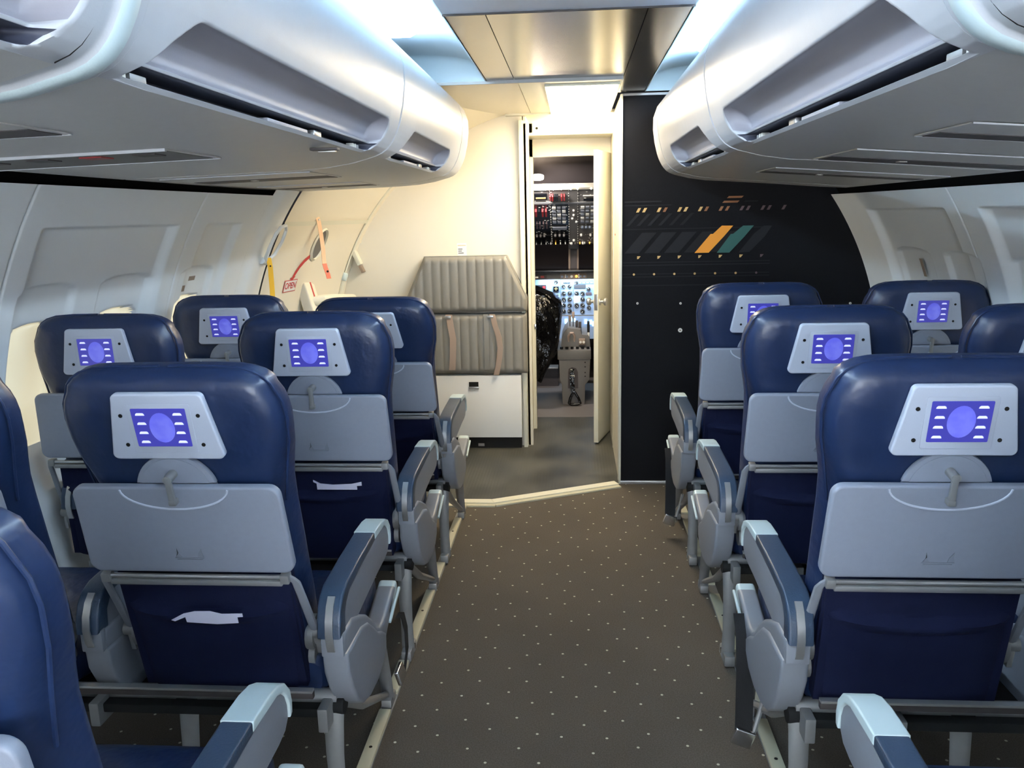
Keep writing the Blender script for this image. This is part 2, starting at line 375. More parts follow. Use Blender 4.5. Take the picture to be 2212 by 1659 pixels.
def make_armrest(T, x0, S, outer, shroud=True):
    """armrest centred on x0 ; outer = direction of the outward side (+1/-1 in un-mirrored local x)"""
    w = .0235
    def B(mb, name, parent): return mb.build(name, parent, mirror=(S < 0))
    mb = MB()
    side = [(.135,.555),(.14,.60),(.165,.625),(.25,.634),(.44,.644),(.555,.640),(.592,.620),(.606,.592),(.603,.562),(.585,.546),(.55,.540),(.46,.537),(.36,.530),(.27,.522),(.21,.510),(.16,.50)]
    mb.prism(side, x0-w, x0+w, 'plastic', 'x', .006, 3)
    body = B(mb, 'armrest', T)
    p = MB()
    pad = [(.102,.548),(.108,.585),(.120,.615),(.142,.636),(.175,.648),(.30,.657),(.445,.662),(.445,.640),(.30,.632),(.19,.622),(.165,.608),(.150,.590),(.146,.548)]
    p.prism(pad, x0-w-.004, x0+w+.004, 'pad', 'x', .006, 3)
    B(p, 'armrest_pad', body)
    c = MB()
    cap = [(.443,.664),(.52,.662),(.560,.655),(.590,.641),(.610,.617),(.616,.590),(.613,.568),(.603,.563),(.600,.590),(.592,.612),(.575,.630),(.550,.640),(.443,.644)]
    c.prism(cap, x0-w-.005, x0+w+.005, 'cap', 'x', .004, 3)
    o = B(c, 'armrest_cap', body); o['label'] = 'pale front cap of the armrest'
    st = MB()
    st.strip([(x0-.002, y, z) for y, z in ((.137,.634),(.119,.618),(.104,.590),(.098,.56),(.102,.53),(.108,.515))], (.017,0,0), .004, 'alu')
    B(st, 'armrest_strip', body)
    if shroud:
        s = MB(); a, b = sorted((x0+outer*.030, x0-outer*.020))
        sh = [(.125,.552),(.118,.515),(.122,.46),(.145,.405),(.18,.355),(.225,.318),(.28,.300),(.36,.292),(.425,.303),(.49,.335),(.56,.375),(.625,.408),(.632,.425),(.60,.428),(.535,.408),(.475,.392),(.44,.396),(.405,.418),(.37,.455),(.32,.495),(.26,.525),(.20,.55)]
        s.prism(sh, a, b, 'plastic', 'x', .010, 3)
        # raised lower shell with a step line
        sl = [(.117,.505),(.122,.45),(.147,.395),(.182,.345),(.228,.308),(.285,.290),(.365,.284),(.43,.297),(.47,.325),(.475,.36),(.44,.385),(.40,.405),(.36,.44),(.31,.480),(.25,.500)]
        a2, b2 = sorted((x0-outer*.024, x0+outer*.036)); s.prism(sl, a2, b2, 'plastic', 'x', .010, 3)
        s.box(x0-.022, x0+.030*outer if outer > 0 else x0+.022, .108, .128, .50, .555, 'plastic', .005) if outer > 0 else s.box(x0-.03, x0+.022, .108, .128, .50, .555, 'plastic', .005)
        shd = B(s, 'side_shroud', T)
        k = MB(); a3, b3 = sorted((x0-outer*.022, x0+outer*.030))
        Tm = Matrix.Translation((0,.590,.395)) @ Matrix.Rotation(math.radians(16), 4, 'X')
        k.box(a3, b3, -.068, .068, -.012, .022, 'cap', .012, 3, Tm)
        k.box(min(x0+outer*.027, x0+outer*.035), max(x0+outer*.027, x0+outer*.035), -.065, .075, -.022, -.012, 'cap', .003, 2, Tm)
        for q in range(4):
            xx = x0+outer*(-.009+.0085*q); k.box(xx-.002, xx+.002, -.052, .008, .0215, .0245, 'alu', .001, 1, Tm)
        B(k, 'control_box', T)
    return body

def belt(T, x0, S, style):
    """hanging lap belt"""
    mb = MB(); bk = MB()
    if style == 'long':
        xb = x0+.034
        mb.strip([(xb,.53,.40),(xb,.49,.36),(xb-.001,.465,.28),(xb-.002,.452,.18),(xb-.003,.445,.105)], (.046,0,0), .003, 'web')
        bk.box(-.028,.028,-.009,.009,-.024,.024,'steel',.005,3, Matrix.Translation((xb-.004,.445,.085)) @ Matrix.Rotation(.35,4,'Y'))
        mb.tube([(xb+.02,.45,.075),(xb+.045,.47,.15),(xb+.055,.47,.20)], .007, 'aludull', 8)
    else:
        mb.strip([(x0-.002,.46,.42),(x0-.008,.50,.40),(x0-.012,.515,.35),(x0-.013,.51,.29),(x0-.011,.47,.24),(x0-.003,.43,.27)], (0,.032,0), .003, 'web')
        T2 = Matrix.Translation((x0-.008,.44,.26)) @ Matrix.Rotation(.3,4,'Y')
        bk.box(-.006,.006,-.03,.03,-.02,.02,'steel',.004,3,T2)
    o = mb.build('seat_belt', T, mirror=(S < 0)); bk.build('buckle', o, mirror=(S < 0))

def make_bench(name, S, loc, sep, A, W, label, belts=None, extras=None):
    """S=-1 left bench (window seat towards -x). A=(pivot_y, tilt, dx) for aisle seat, W for window seat"""
    T = empty(name, loc); tag(T, label, 'seat', 'blue double aircraft seats')
    make_back(T, A[2]*S, A[0], A[1], S, A[3]); make_back(T, sep+W[2]*S, W[0], W[1], S, W[3])
    def B(mb, nm, par=T): return mb.build(nm, par, mirror=(S < 0))
    for cx in (0, sep):
        mb = MB()
        rings = []
        for y, zt, zb, hw in ((.185,.445,.36,.20),(.20,.46,.35,.212),(.25,.462,.345,.222),(.45,.47,.34,.226),(.57,.475,.34,.226),(.63,.468,.345,.222),(.665,.45,.355,.212),(.68,.43,.37,.195)):
            R = []
            for k in range(28):
                t = 2*pi*k/28; c, s_ = cos(t), sin(t)
                R.append((cx+math.copysign(abs(c)**.4, c)*hw, y, (zt+zb)/2+math.copysign(abs(s_)**.45, s_)*(zt-zb)/2))
            rings.append(R)
        mb.loft(rings, 'leather'); B(mb, 'seat_cushion')
    fr = MB()
    fr.box(-.21, sep+.21, .14, .62, .325, .348, 'black', .004)
    for y, z in ((.185,.375-.02),(.56,.335)): fr.tube([(-.235,y,z),(sep+.235,y,z)], .019, 'aludull', 14)
    fr.box(-.20, sep+.20, .108,.125,.408,.414,'alu',.001); fr.box(-.20, sep+.20, .112,.125,.392,.408,'cpitdk',.001)
    for x in (-.215,-.02,.335,sep-.12,sep+.2): fr.box(x-.012,x+.012,.12,.60,.30,.36,'aludull',.004)
    B(fr, 'seat_frame')
    for x in (-.225, .13, sep-.02):
        if abs(x-(sep-.02)) < .001: continue
        lg = MB()
        lg.tube([(x,.185,.36),(x,.17,.30),(x,.162,.22),(x,.165,.12),(x,.172,.02)], [.026,.024,.022,.020,.022], 'aludull', 10, .45)
        lg.box(x-.017,x+.017,.13,.225,.003,.04,'aludull',.006); lg.cyl((x-.02,.19,.03),(1,0,0),.010,.04,'steel',12)
        lg.cyl((x-.026,.185,.335),(1,0,0),.024,.052,'black',16)
        B(lg, 'leg')
        lf = MB()
        lf.tube([(x,.56,.33),(x,.60,.26),(x,.64,.16),(x,.67,.08),(x,.685,.02)], [.026,.024,.021,.019,.020], 'aludull', 10, .5)
        lf.box(x-.016,x+.016,.655,.72,.003,.035,'aludull',.005); B(lf, 'leg')
        br = MB(); br.tube([(x,.23,.31),(x,.40,.19),(x,.655,.055)], [.014,.016,.012], 'aludull', 10, .8); B(br, 'brace')
    make_armrest(T, -.250, S, -1)
    make_armrest(T, sep/2, S, -1, True)
    make_armrest(T, sep+.243, S, 1, False)
    for b in (belts or []): belt(T, -.318, S, b)
    if extras: extras(T, S)
    return T

def note(T, S, cx, pts, w, nm='paper_note', dy=.0):
    mb = MB(); mb.strip(pts, (0, .004, .018) if w == 0 else (0,0,w), .0015, 'paper')
    return mb

YR = {4:.704, 3:1.511, 2:2.305, 1:3.087}
def cxl(y): return -.799+.0077*(y-1.511)
def cxr(y): return .731-.0082*(y-1.511)
al = {}
LB = {}
defs_left = {
 4: ((.145,.16,0,0),(.145,.16,0,0),'nearest left double seat, its aisle backrest seen side-on at the photo edge', ['short']),
 3: ((.187,.215,-.025,.006),(.150,.16,.0,0),'left double seat with complete tray and paper slip, third row from the front', ['short']),
 2: ((.138,.126,.009,.006),(.158,.045,-.068,-.006),'left double seat with curled white paper strip below its tray, second row from front', []),
 1: ((.137,.29,.019,.003),(.126,.143,.042,-.010),'frontmost left double seat, directly behind the cabin door and jumpseat', []),
}
defs_right = {
 4: ((.135,.16,0,0),(.135,.16,0,0),'nearest right double seat, only its pale-tipped armrest and cushion showing', []),
 3: ((.180,.179,-.008,.002),(.15,.15,0,0),'right double seat with black belt and silver buckle hanging by its aisle leg', ['long']),
 2: ((.129,.132,.0,.006),(.145,.12,0,0),'right double seat in the second row behind the dark divider', []),
 1: ((.160,.108,-.002,0),(.204,.073,.020,-.009),'frontmost right double seat, facing the dark divider with orange stripe', ['long']),
}
for r in (3, 2, 1, 4):
    A, W, lab, bl = defs_left[r]
    T = make_bench('double_seat', -1, (cxl(YR[r]), YR[r], 0), .6255, A, W, lab, bl); LB[('L', r)] = T
for r in (3, 2, 1, 4):
    A, W, lab, bl = defs_right[r]
    T = make_bench('double_seat', 1, (cxr(YR[r]), YR[r]+.0095, 0), .632, A, W, lab, bl); LB[('R', r)] = T

# paper slips tucked in pockets (own things)
def slip(pts, name, lab, w=.020):
    mb = MB(); mb.strip(pts, (0,.004,w), .0018, 'paper'); o = mb.build(name); tag(o, lab, 'paper'); return o
def slip_poly(outline, y, slope, name, lab, m='paper', cat='paper'):
    """thin sheet lying on the reclined pocket: outline in (x,z); y at z=.62"""
    mb = MB(); P = [(x, y-(z-.62)*slope, z) for x, z in outline]; n = len(P)
    vs = [(x, yy-.0010, z) for x, yy, z in P] + [(x, yy+.0010, z) for x, yy, z in P]
    fs = [tuple(range(n)), tuple(range(n, 2*n))[::-1]] + [(i, (i+1) % n, n+(i+1) % n, n+i) for i in range(n)]
    mb.add(vs, fs, m); o = mb.build(name, smooth=False); tag(o, lab, cat); return o
slip_poly([(-.893,.603),(-.862,.621),(-.835,.628),(-.800,.629),(-.775,.622),(-.728,.624),(-.728,.615),(-.741,.614),(-.741,.598),(-.790,.594),(-.858,.598),(-.859,.612),(-.885,.600)], 1.583, .26, 'paper_slip', 'wide white paper slip on the pocket of the third-row left seat')
slip_poly([(-.822,.662),(-.800,.650),(-.76,.646),(-.70,.649),(-.668,.656),(-.668,.643),(-.684,.642),(-.684,.629),(-.812,.629),(-.812,.650),(-.822,.655)], 2.385, .155, 'paper_slip', 'curled white paper strip on the pocket of the second-row left seat')
mb = MB(); mb.grid(lambda u, v: (.655+u*.09, 3.125-.01*sin(u*5)*v-(v*.09)*.15, .615+v*.085+.01*sin(u*7)), 8, 6, 'alu'); mb.grid(lambda u, v: (.655+u*.09, 3.131-.01*sin(u*5)*v-(v*.09)*.15, .615+v*.085+.01*sin(u*7)), 8, 6, 'alu')
tag(mb.build('foil_pouch'), 'crumpled silvery pouch in the pocket of the frontmost right aisle seat', 'pouch')

# ================================================================== FLOOR
YF = -2.6   # rear end of the modelled cabin
TH = [(-1.70,3.95),(-.415,3.955),(.235,4.255)]      # threshold line between carpet and vinyl
mb = MB()
mb.add([(-1.75,YF,0),(1.72,YF,0),(1.70,4.30,0),(.235,4.30,0),(.235,4.255,0),(-.415,3.955,0),(-1.70,3.95,0)], [(0,1,2,3,4,5,6)], 'carpet')
mb.add([(-1.70,3.95,0),(-.415,3.955,0),(.235,4.255,0),(.235,4.30,0),(.30,4.30,0),(.30,5.80,0),(-.36,5.80,0),(-.36,5.5,0),(-1.7,5.5,0)], [(0,1,2,3,4,5,6,7,8)], 'vinylfloor')
mb.add([(-1.0,5.80,0),(1.0,5.80,0),(1.0,8.4,0),(-1.0,8.4,0)], [(0,1,2,3)], 'floorck')
struct(mb.build('floor', smooth=False))
mb = MB()
def band(p, q, w0, w1, z0, z1, m):
    p = Vector(p); q = Vector(q); d = (q-p).normalized(); n = Vector((-d.y, d.x, 0))
    a, b, c_, e = p+n*w0, q+n*w0, q+n*w1, p+n*w1
    vs = [(v.x, v.y, z0) for v in (a,b,c_,e)] + [(v.x, v.y, z1) for v in (a,b,c_,e)]
    mb.add(vs, [(0,1,2,3),(4,5,6,7),(0,1,5,4),(1,2,6,5),(2,3,7,6),(3,0,4,7)], m)
band((-1.60,3.95,0), (-.41,3.95,0), .0, .055, .0, .012, 'creamd'); band((-1.60,3.945,0), (-.41,3.945,0), -.03, .002, .0, .008, 'rail')
band((-.415,3.950,0), (.238,4.255,0), .0, .055, .0, .013, 'creamd'); band((-.415,3.946,0), (.238,4.251,0), -.028, .002, .0, .008, 'rail')
struct(mb.build('trim_1', smooth=False))
# seat rail covers
n_tr = 2
for S, xs in ((-1, (-.575,-.93)), (1, (.535,.86))):
    for x in xs:
        mb = MB()
        for a, b in ((-.9,.84),(.95,1.36),(1.45,1.64),(1.735,2.155),(2.245,2.43),(2.535,2.95),(3.04,3.21),(3.315,3.73),(3.82,3.93 if S < 0 else 4.28)):
            mb.box(x-.018, x+.018, a, b, 0, .016, 'rail', .003)
            if b-a > .2:
                mb.cyl((x,(a+b)/2+.03,.0155),(0,0,1),.005,.0012,'hole',8)
        mb.box(x-.019, x+.019, -1.2, 3.93 if S < 0 else 4.28, 0, .006, 'aludull')
        struct(mb.build('trim_%d' % n_tr)); n_tr += 1

# ================================================================== SIDE WALLS
CX, CZ = -.02, .62
def interp(x, xs, ys):
    if x <= xs[0]: return ys[0]
    for i in range(len(xs)-1):
        if x <= xs[i+1]: return ys[i]+(ys[i+1]-ys[i])*(x-xs[i])/(xs[i+1]-xs[i])
    return ys[-1]
def Rw(y): return interp(y, [1.5,2.7,4.0,4.4,4.95,5.2], [1.76,1.72,1.64,1.585,1.50,1.46])
def W(y, z, off, side):
    r = Rw(y); return (CX+side*(sqrt(max(0, r*r-(z-CZ)**2))-off), y, z)
def sst(x, a, b):
    t = max(0, min(1, (x-a)/(b-a))); return t*t*(3-2*t)
def rbox(y, z, y0, y1, z0, z1, f=.02, ft=.006):
    return sst(y, y0, y0+f)*(1-sst(y, y1-f, y1))*sst(z, z0, z0+f)*(1-sst(z, z1-ft, z1))
def arch_top(y, yc, hw, z1, drop):     # window recess outline: flat top with drooping shoulders
    t = abs(y-yc)/hw; return z1-drop*t**3
def lining(side, y0, y1, ztop, seams, recs, wins, name, n):
    mb = MB()
    # non-uniform sampling so that the moulded edges stay crisp
    def samples(a, b, marks, base):
        s = set(); k = a
        while k < b: s.add(round(k, 4)); k += base
        s.add(b)
        for m_ in marks:
            for d in (-.03,-.02,-.012,-.006,-.003,0,.003,.006,.012,.02,.03):
                if a < m_+d < b: s.add(round(m_+d, 4))
        return sorted(s)
    ZP = 1.165 if side < 0 else 1.09
    ym = list(seams); zm = [.78, ZP-.005, 1.285, 1.455]
    for a, b in recs: ym += [a, b]
    for c in wins: ym += [c-.17, c+.17, c-.13, c+.13]
    Y = samples(y0, y1, ym, .04); Z = samples(-.0, ztop, zm, .03)
    def disp(y, z):
        d = 0.
        for a, b in recs: d -= .024*rbox(y, z, a, b, .55, 1.458, .05, .008)
        for c in wins:
            if abs(y-c) < .18:
                zt = arch_top(y, c, .165, 1.285, .03)
                d -= .016*rbox(y, z, c-.165, c+.165, .62, zt, .035, .008)
                zt2 = arch_top(y, c, .125, ZP, .035)
                d -= .022*rbox(y, z, c-.125, c+.125, .74, zt2, .012, .006)
        for s_ in seams: d -= .006*math.exp(-((y-s_)/.0035)**2)
        return d
    vs = [W(y, z, disp(y, z), side) for y in Y for z in Z]; nz = len(Z); fs = []; ms = []
    o = len(mb.v); mb.v += vs
    for i in range(len(Y)-1):
        for j in range(nz-1):
            a = i*nz+j; mb.f.append((a, a+nz, a+nz+1, a+1))
            yc, zc = (Y[i]+Y[i+1])/2, (Z[j]+Z[j+1])/2
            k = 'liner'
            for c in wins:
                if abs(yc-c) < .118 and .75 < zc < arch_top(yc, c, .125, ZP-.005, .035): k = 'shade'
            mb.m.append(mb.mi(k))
    return struct(mb.build(name, ang=50))
lining(-1, YF, 3.72, 1.575, [-1.6,-.65,.30,1.25,2.20,3.145], [(-1.52,-.74),(-.57,.21),(.38,1.16),(1.33,2.11),(2.285,3.06),(3.25,3.575)], [-.37,.08,.58,1.02,1.50,1.94,2.43,2.87,3.345], 'wall_left', 0)
lining(1, YF, 4.30, 1.532, [-1.4,-.45,.45,1.40,2.33,3.255], [(-1.32,-.54),(-.37,.36),(.53,1.31),(1.48,2.24),(2.41,3.12),(3.34,4.06)], [-.15,.32,.72,1.16,1.65,2.08,2.50,2.93,3.40,3.83], 'wall_right', 0)
# black sheets behind stand in for the shadow in the gap above the sidewalls
for side, y1, nm in ((-1, 3.985, 'wall_left_gap_shade'), (1, 4.30, 'wall_right_gap_shade')):
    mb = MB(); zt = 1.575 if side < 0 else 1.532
    mb.grid(lambda u, v: W(YF+u*(y1-YF), zt-.03+v*.15, -.045, side), 20, 3, 'gapblack')
    mb.grid(lambda u, v: (W(YF+u*(y1-YF), zt-.002, -.0+v*-.048, side)), 20, 1, 'gapblack')
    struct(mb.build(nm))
# window placard stickers on the sidewalls
def patch(y0, y1, z0, z1, off, side, m, t=.001, ny=4, nz=4, mb=None, skew=0):
    mb = mb or MB()
    mb.grid(lambda u, v: W(y0+u*(y1-y0)+skew*v, z0+v*(z1-z0), off, side), ny, nz, m); return mb
mb = patch(3.275,3.325,1.225,1.243,.0-.012+.004,-1,'tagt'); patch(3.26,3.30,1.18,1.205,-.028,-1,'tagt',mb=mb)
tag(mb.build('placard'), 'small brown printed sticker beside the foremost left cabin window', 'sticker')
mb = patch(3.765,3.79,1.155,1.235,-.026,1,'tagt')
tag(mb.build('placard'), 'small worn ochre sticker above the foremost right cabin window', 'sticker')

# door surround with smooth bulge (left, between sidewall and entry door)
mb = MB()
def dsur(u, v):
    y = 3.72+u*.245; z = v*1.60
    off = .018*sst(u, .10, .35)-.008*sst(u, .7, 1)
    return W(y, z, off, -1)
mb.grid(dsur, 16, 40, 'liner')
mb.grid(lambda u, v: W(3.965, v*1.60, .010-u*.045, -1), 2, 40, 'gapblack')
struct(mb.build('trim_%d' % n_tr)); n_tr += 1
# entry way lining: above and beyond the door, up to the ceiling
mb = MB()
def upl(u, v):
    y = 4.012+u*(5.06-4.012); a0, a1 = math.asin((1.448-CZ)/Rw(y)), math.asin(min(.9999, (2.06-CZ)/Rw(y)))
    return W(y, CZ+Rw(y)*sin(a0+(a1-a0)*v), .0, -1)
mb.grid(upl, 16, 30, 'cream')
mb.grid(lambda u, v: W(4.985+u*.10, v*1.46, .0, -1), 4, 30, 'cream')
mb.grid(lambda u, v: W(3.94+u*.09, v*1.66, -.03, -1), 2, 30, 'gapblack')
struct(mb.build('wall_front_left'))
# entry door
DR = empty('door_1', (-1.60,4.47,0)); struct(DR)
def dpart(mb, nm, par=None):
    o = mb.build(nm); o.parent = par or DR
    if par is None: o.matrix_parent_inverse = Matrix.Translation(-DR.location)
    return o
mb = MB()
mb.grid(lambda u, v: W(4.010+u*.970, .02+v*1.415, .008-.010*math.exp(-((u)/.02)**2)-.010*math.exp(-((1-u)/.02)**2), -1), 34, 40, 'cream')
mb.grid(lambda u, v: W(3.995+u*.985, 1.432+v*.022, .010, -1), 30, 2, 'creamd')
dpart(mb, 'door_panel')
mb = MB()   # oval viewport
N = 32
def ell(r, off): return [W(4.475+r*.060*cos(2*pi*k/N), 1.325+r*.080*sin(2*pi*k/N), off, -1) for k in range(N)]
A_, B_, D_ = ell(1.12,.012), ell(1.0,.022), ell(.93,.012)
mb.v += A_+B_+D_
for k in range(N):
    for q in (0, 1): mb.f.append((q*N+k, q*N+(k+1) % N, (q+1)*N+(k+1) % N, (q+1)*N+k)); mb.m.append(mb.mi('creamd'))
mb.f.append(tuple(2*N+k for k in range(N))); mb.m.append(mb.mi('viewp')) if 'viewp' in M else mb.m.append(mb.mi('cpit'))
dpart(mb, 'viewport')
mb = MB()   # red arrow
pts = [(4.425,1.265),(4.385,1.245),(4.345,1.215),(4.315,1.180),(4.300,1.155)]
mb.v += [W(y-.006 if i else y, z+.010*(1 if i < 4 else .6), .0105, -1) for i, (y, z) in enumerate(pts)] + [W(y+.008, z-.010, .0105, -1) for y, z in pts]
for i in range(4): mb.f.append((i, i+1, 6+i, 5+i)); mb.m.append(mb.mi('red'))
mb.v += [W(4.276,1.158,.0105,-1), W(4.330,1.165,.0105,-1), W(4.292,1.132,.0105,-1)]; mb.f.append((10,11,12)); mb.m.append(mb.mi('red'))
dpart(mb, 'arrow_marking')
mb = MB()   # OPEN placard
patch(4.222,4.362,1.083,1.147,.0115,-1,'red',mb=mb); patch(4.227,4.357,1.087,1.143,.0125,-1,'whitep',mb=mb)
vs, fs = text_mesh('OPEN', .047)
mb.add([W(4.292+x, 1.115+y, .0135, -1) for x, y, z in vs], fs, 'red')
dpart(mb, 'open_placard')
mb = MB()   # handle hub and lever
Tm = Matrix.Translation(W(4.52,1.02,.03,-1)) @ Matrix.Rotation(math.radians(-14),4,'Y')
mb.box(-.03,.03,-.075,.075,-.18,.095,'cream',.012,3,Tm)
mb.box(.0305,.032,.000,.018,-.05,.09,'red',0,1,Tm)
mb.tube([W(4.50,1.005,.055,-1), W(4.54,1.01,.095,-1), W(4.75,1.0,.110,-1), W(4.93,.985,.11,-1), W(5.0,.98,.09,-1)], [.020,.026,.020,.017,.014], 'creamd', 12, 1.3)
dpart(mb, 'door_handle')
mb = MB()   # girt bar latch boxes ahead of the door
for z in (1.318,1.165):
    mb.grid(lambda u, v: W(5.0+u*.04, z-.005+v*.012, .012, -1), 2, 2, 'cream')
Tm = Matrix.Translation(W(5.035,1.245,.0,-1)) @ Matrix.Rotation(math.radians(-24),4,'Y')
mb.box(-.006,.02,-.035,.045,-.075,.07,'creamd',.006,2,Tm); mb.box(-.004,.03,-.03,.05,.066,.078,'cream',.004,2,Tm); mb.box(-.004,.012,-.03,.04,-.125,-.078,'tagt',.003,2,Tm)
struct(mb.build('trim_%d' % n_tr)); n_tr += 1
mb = MB(); mb.tube([W(4.972,z,.010,-1) for z in (.30,.6,.95,1.10)], .016, 'creamd', 12); mb.tube([W(4.972,z,.010,-1) for z in (1.09,1.10,1.125,1.135)], [.018,.022,.022,.016], 'cap', 12)
struct(mb.build('trim_%d' % n_tr)); n_tr += 1
mb = MB(); mb.tube([W(4.985,z/100,.004,-1) for z in range(2,202,5)], .006, 'creamd', 8)
struct(mb.build('trim_%d' % n_tr)); n_tr += 1
# assist handle
mb = MB()
mb.tube([W(3.90,1.268,.030,-1), W(3.865,1.29,.040,-1), W(3.842,1.33,.050,-1), W(3.842,1.395,.055,-1), W(3.865,1.430,.055,-1), W(3.92,1.438,.052,-1), W(3.955,1.415,.05,-1), W(3.965,1.36,.05,-1), W(3.945,1.30,.045,-1), W(3.915,1.268,.03,-1)], .0085, 'liner', 10)
mb.tube([W(3.872,1.275,.018,-1), W(3.93,1.265,.018,-1)], .018, 'liner', 10)
tag(mb.build('assist_handle'), 'white looped grab handle on the wall beside the cabin door', 'handle')
mb = MB(); mb.strip([(-1.487,3.90,1.285),(-1.482,3.90,1.24),(-1.480,3.895,1.12),(-1.482,3.89,1.0),(-1.485,3.89,.90)], (.016,.022,0), .002, 'yellow')
mb.cyl((-1.481,3.898,1.245), (.8,-.6,0), .004, .003, 'black', 8)
tag(mb.build('barrier_strap'), 'yellow warning strap hanging from the grab handle by the cabin door', 'strap')
mb = MB(); mb.strip([(-1.367,4.335,1.475),(-1.362,4.34,1.45),(-1.356,4.345,1.38),(-1.352,4.35,1.30),(-1.352,4.352,1.245),(-1.350,4.35,1.225)], (.014,.024,0), .002, 'orange')
mb.cyl((-1.361,4.34,1.462), (.8,-.6,0), .005, .004, 'white', 8)
rb = mb.build('warning_ribbon'); tag(rb, 'faded orange ribbon hanging over the oval viewport of the door', 'ribbon')
mb = MB(); mb.strip([(-1.350,4.35,1.228),(-1.346,4.352,1.205),(-1.338,4.36,1.17),(-1.335,4.365,1.145)], (.016,.026,0), .002, 'ribbonend')
mb.cyl((-1.339,4.358,1.185), (.8,-.6,0), .006, .004, 'black', 8)
mb.build('ribbon_tail', rb)

# ================================================================== CEILING
mb = MB()
XL, XR = -.385, .355
mb.box(XL, XR, YF, 2.555, 2.050, 2.075, 'ceil')                         # near pale panel
def cyl_l(y0, y1, m, zoff=0):
    mb.box(XL, XR, y0, y1, 2.052+zoff, 2.075, m)
mb.box(XL, -.262, 2.562, 3.80, 2.054, 2.075, 'metalc'); mb.box(-.259, .222, 2.562, 3.86, 2.054, 2.075, 'metalc'); mb.box(.225, XR, 2.562, 4.30, 2.054, 2.075, 'metalc')
mb.box(XL, XR, 2.550, 2.556, 2.045, 2.06, 'cpitdk')
mb.box(-.80, -.250, 3.805, 5.06, 2.050, 2.075, 'cream'); mb.box(-.247, .222, 3.865, 5.06, 2.048, 2.075, 'creamd')
mb.box(-.70, .222, 3.80, 3.812, 2.040, 2.056, 'aludull')
mb.box(-1.7, 1.7, YF, 5.5, 2.26, 2.28, 'ceil')
mb.box(-.40, .40, 5.0, 5.55, 2.04, 2.06, 'creamd')
struct(mb.build('ceiling', smooth=False))
# light coves
def cove(side, xe, y1, ylamp, nm, xb):
    mb = MB(); s = side
    prof = [(xe,2.050),(xe+s*.006,2.052),(xe+s*.010,2.105),(xe+s*.05,2.128),(xe+s*.12,2.145),(xe+s*.20,2.155),(xe+s*.28,2.160),(xe+s*.36,2.158),(xe+s*.42,2.14),(xe+s*.44,2.08)]
    def f(u, v):
        k = v*(len(prof)-1); i = min(int(k), len(prof)-2); t = k-i
        return (prof[i][0]*(1-t)+prof[i+1][0]*t, YF+u*(y1-.06-YF), prof[i][1]*(1-t)+prof[i+1][1]*t)
    mb.grid(f, 8, 36, 'cove')
    # curved closing end
    def g(u, v):
        k = v*(len(prof)-1); i = min(int(k), len(prof)-2); t = k-i
        x = prof[i][0]*(1-t)+prof[i+1][0]*t; z = prof[i][1]*(1-t)+prof[i+1][1]*t
        return (x, y1-.06+.06*sin(u*pi/2), z-(z-2.052)*(1-cos(u*pi/2)) if z > 2.052 else z)
    mb.grid(g, 8, 36, 'cove')
    return struct(mb.build(nm))
cove(-1, XL, 3.80, 3.3, 'ceiling_cove_left', 0); cove(1, XR, 4.27, 3.7, 'ceiling_cove_right', 0)
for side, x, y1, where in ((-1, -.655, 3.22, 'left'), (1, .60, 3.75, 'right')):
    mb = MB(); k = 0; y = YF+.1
    mb.prism([(x-.065,2.138),(x-.055,2.150),(x+.055,2.150),(x+.065,2.138),(x+.045,2.128),(x-.045,2.128)], YF+.1, y1, 'tube', 'y')  # lamp strip broadened across the vault to imitate its white glow there
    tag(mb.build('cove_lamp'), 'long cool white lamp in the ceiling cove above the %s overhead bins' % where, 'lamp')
# entry light (ceiling part + part over the cockpit door)
L_ = empty('entry_light', (.03,4.4,2.04)); tag(L_, 'bright warm square ceiling light in front of the cockpit door', 'lamp')
mb = MB(); mb.box(-.125,.205,3.92,5.0,2.030,2.052,'warm',.004); mb.box(-.13,.215,3.915,5.005,2.036,2.049,'creamd',.002)
o = mb.build('diffuser'); o.parent = L_; o.matrix_parent_inverse = Matrix.Translation(-L_.location)

# ================================================================== FRONT BULKHEAD + COCKPIT DOOR
mb = MB()
YB = 5.055
mb.box(-1.55, -.305, YB, YB+.03, 0, 2.06, 'cream')                    # bulkhead behind the jumpseat
mb.box(-.300, -.268, YB, YB+.03, .0, 2.0, 'cream', .002)
mb.box(-.300, -.285, YB, 5.50, .0, 2.06, 'cream')                     # recess cheek
mb.box(-.300, -.262, 5.47, 5.53, .0, 2.06, 'creamd', .003)            # jambs
mb.box(.288, .330, 5.47, 5.53, .0, 2.06, 'creamd', .003)
mb.box(-.300, .330, 5.47, 5.53, 1.832, 2.06, 'cream')                 # header
mb.box(-.285, .285, 5.20, 5.47, 1.940, 1.958, 'creamd', .004)         # ledge under the wall light
mb.box(-1.6, -.3, 5.50, 5.53, 0, 2.1, 'cream')
mb.box(-.272,-.258,5.462,5.47,.70,.735,'steel',.002); mb.cyl((-.235,5.469,2.01),(0,-1,0),.008,.003,'black',12)
struct(mb.build('wall_front'))
mb = MB(); mb.box(-.325, -.300, YB-.045, YB-.001, .0, 2.015, 'creamd', .003); struct(mb.build('trim_%d' % n_tr)); n_tr += 1
mb = MB(); mb.box(-.13,.255,5.40,5.468,1.965,2.052,'warm',.004)
for x in (-.12,.06,.245): mb.cyl((x,5.40,1.968),(0,-1,0),.010,.012,'steel',10)
tag(mb.build('wall_light'), 'bright warm wall light on the header above the cockpit door', 'lamp')
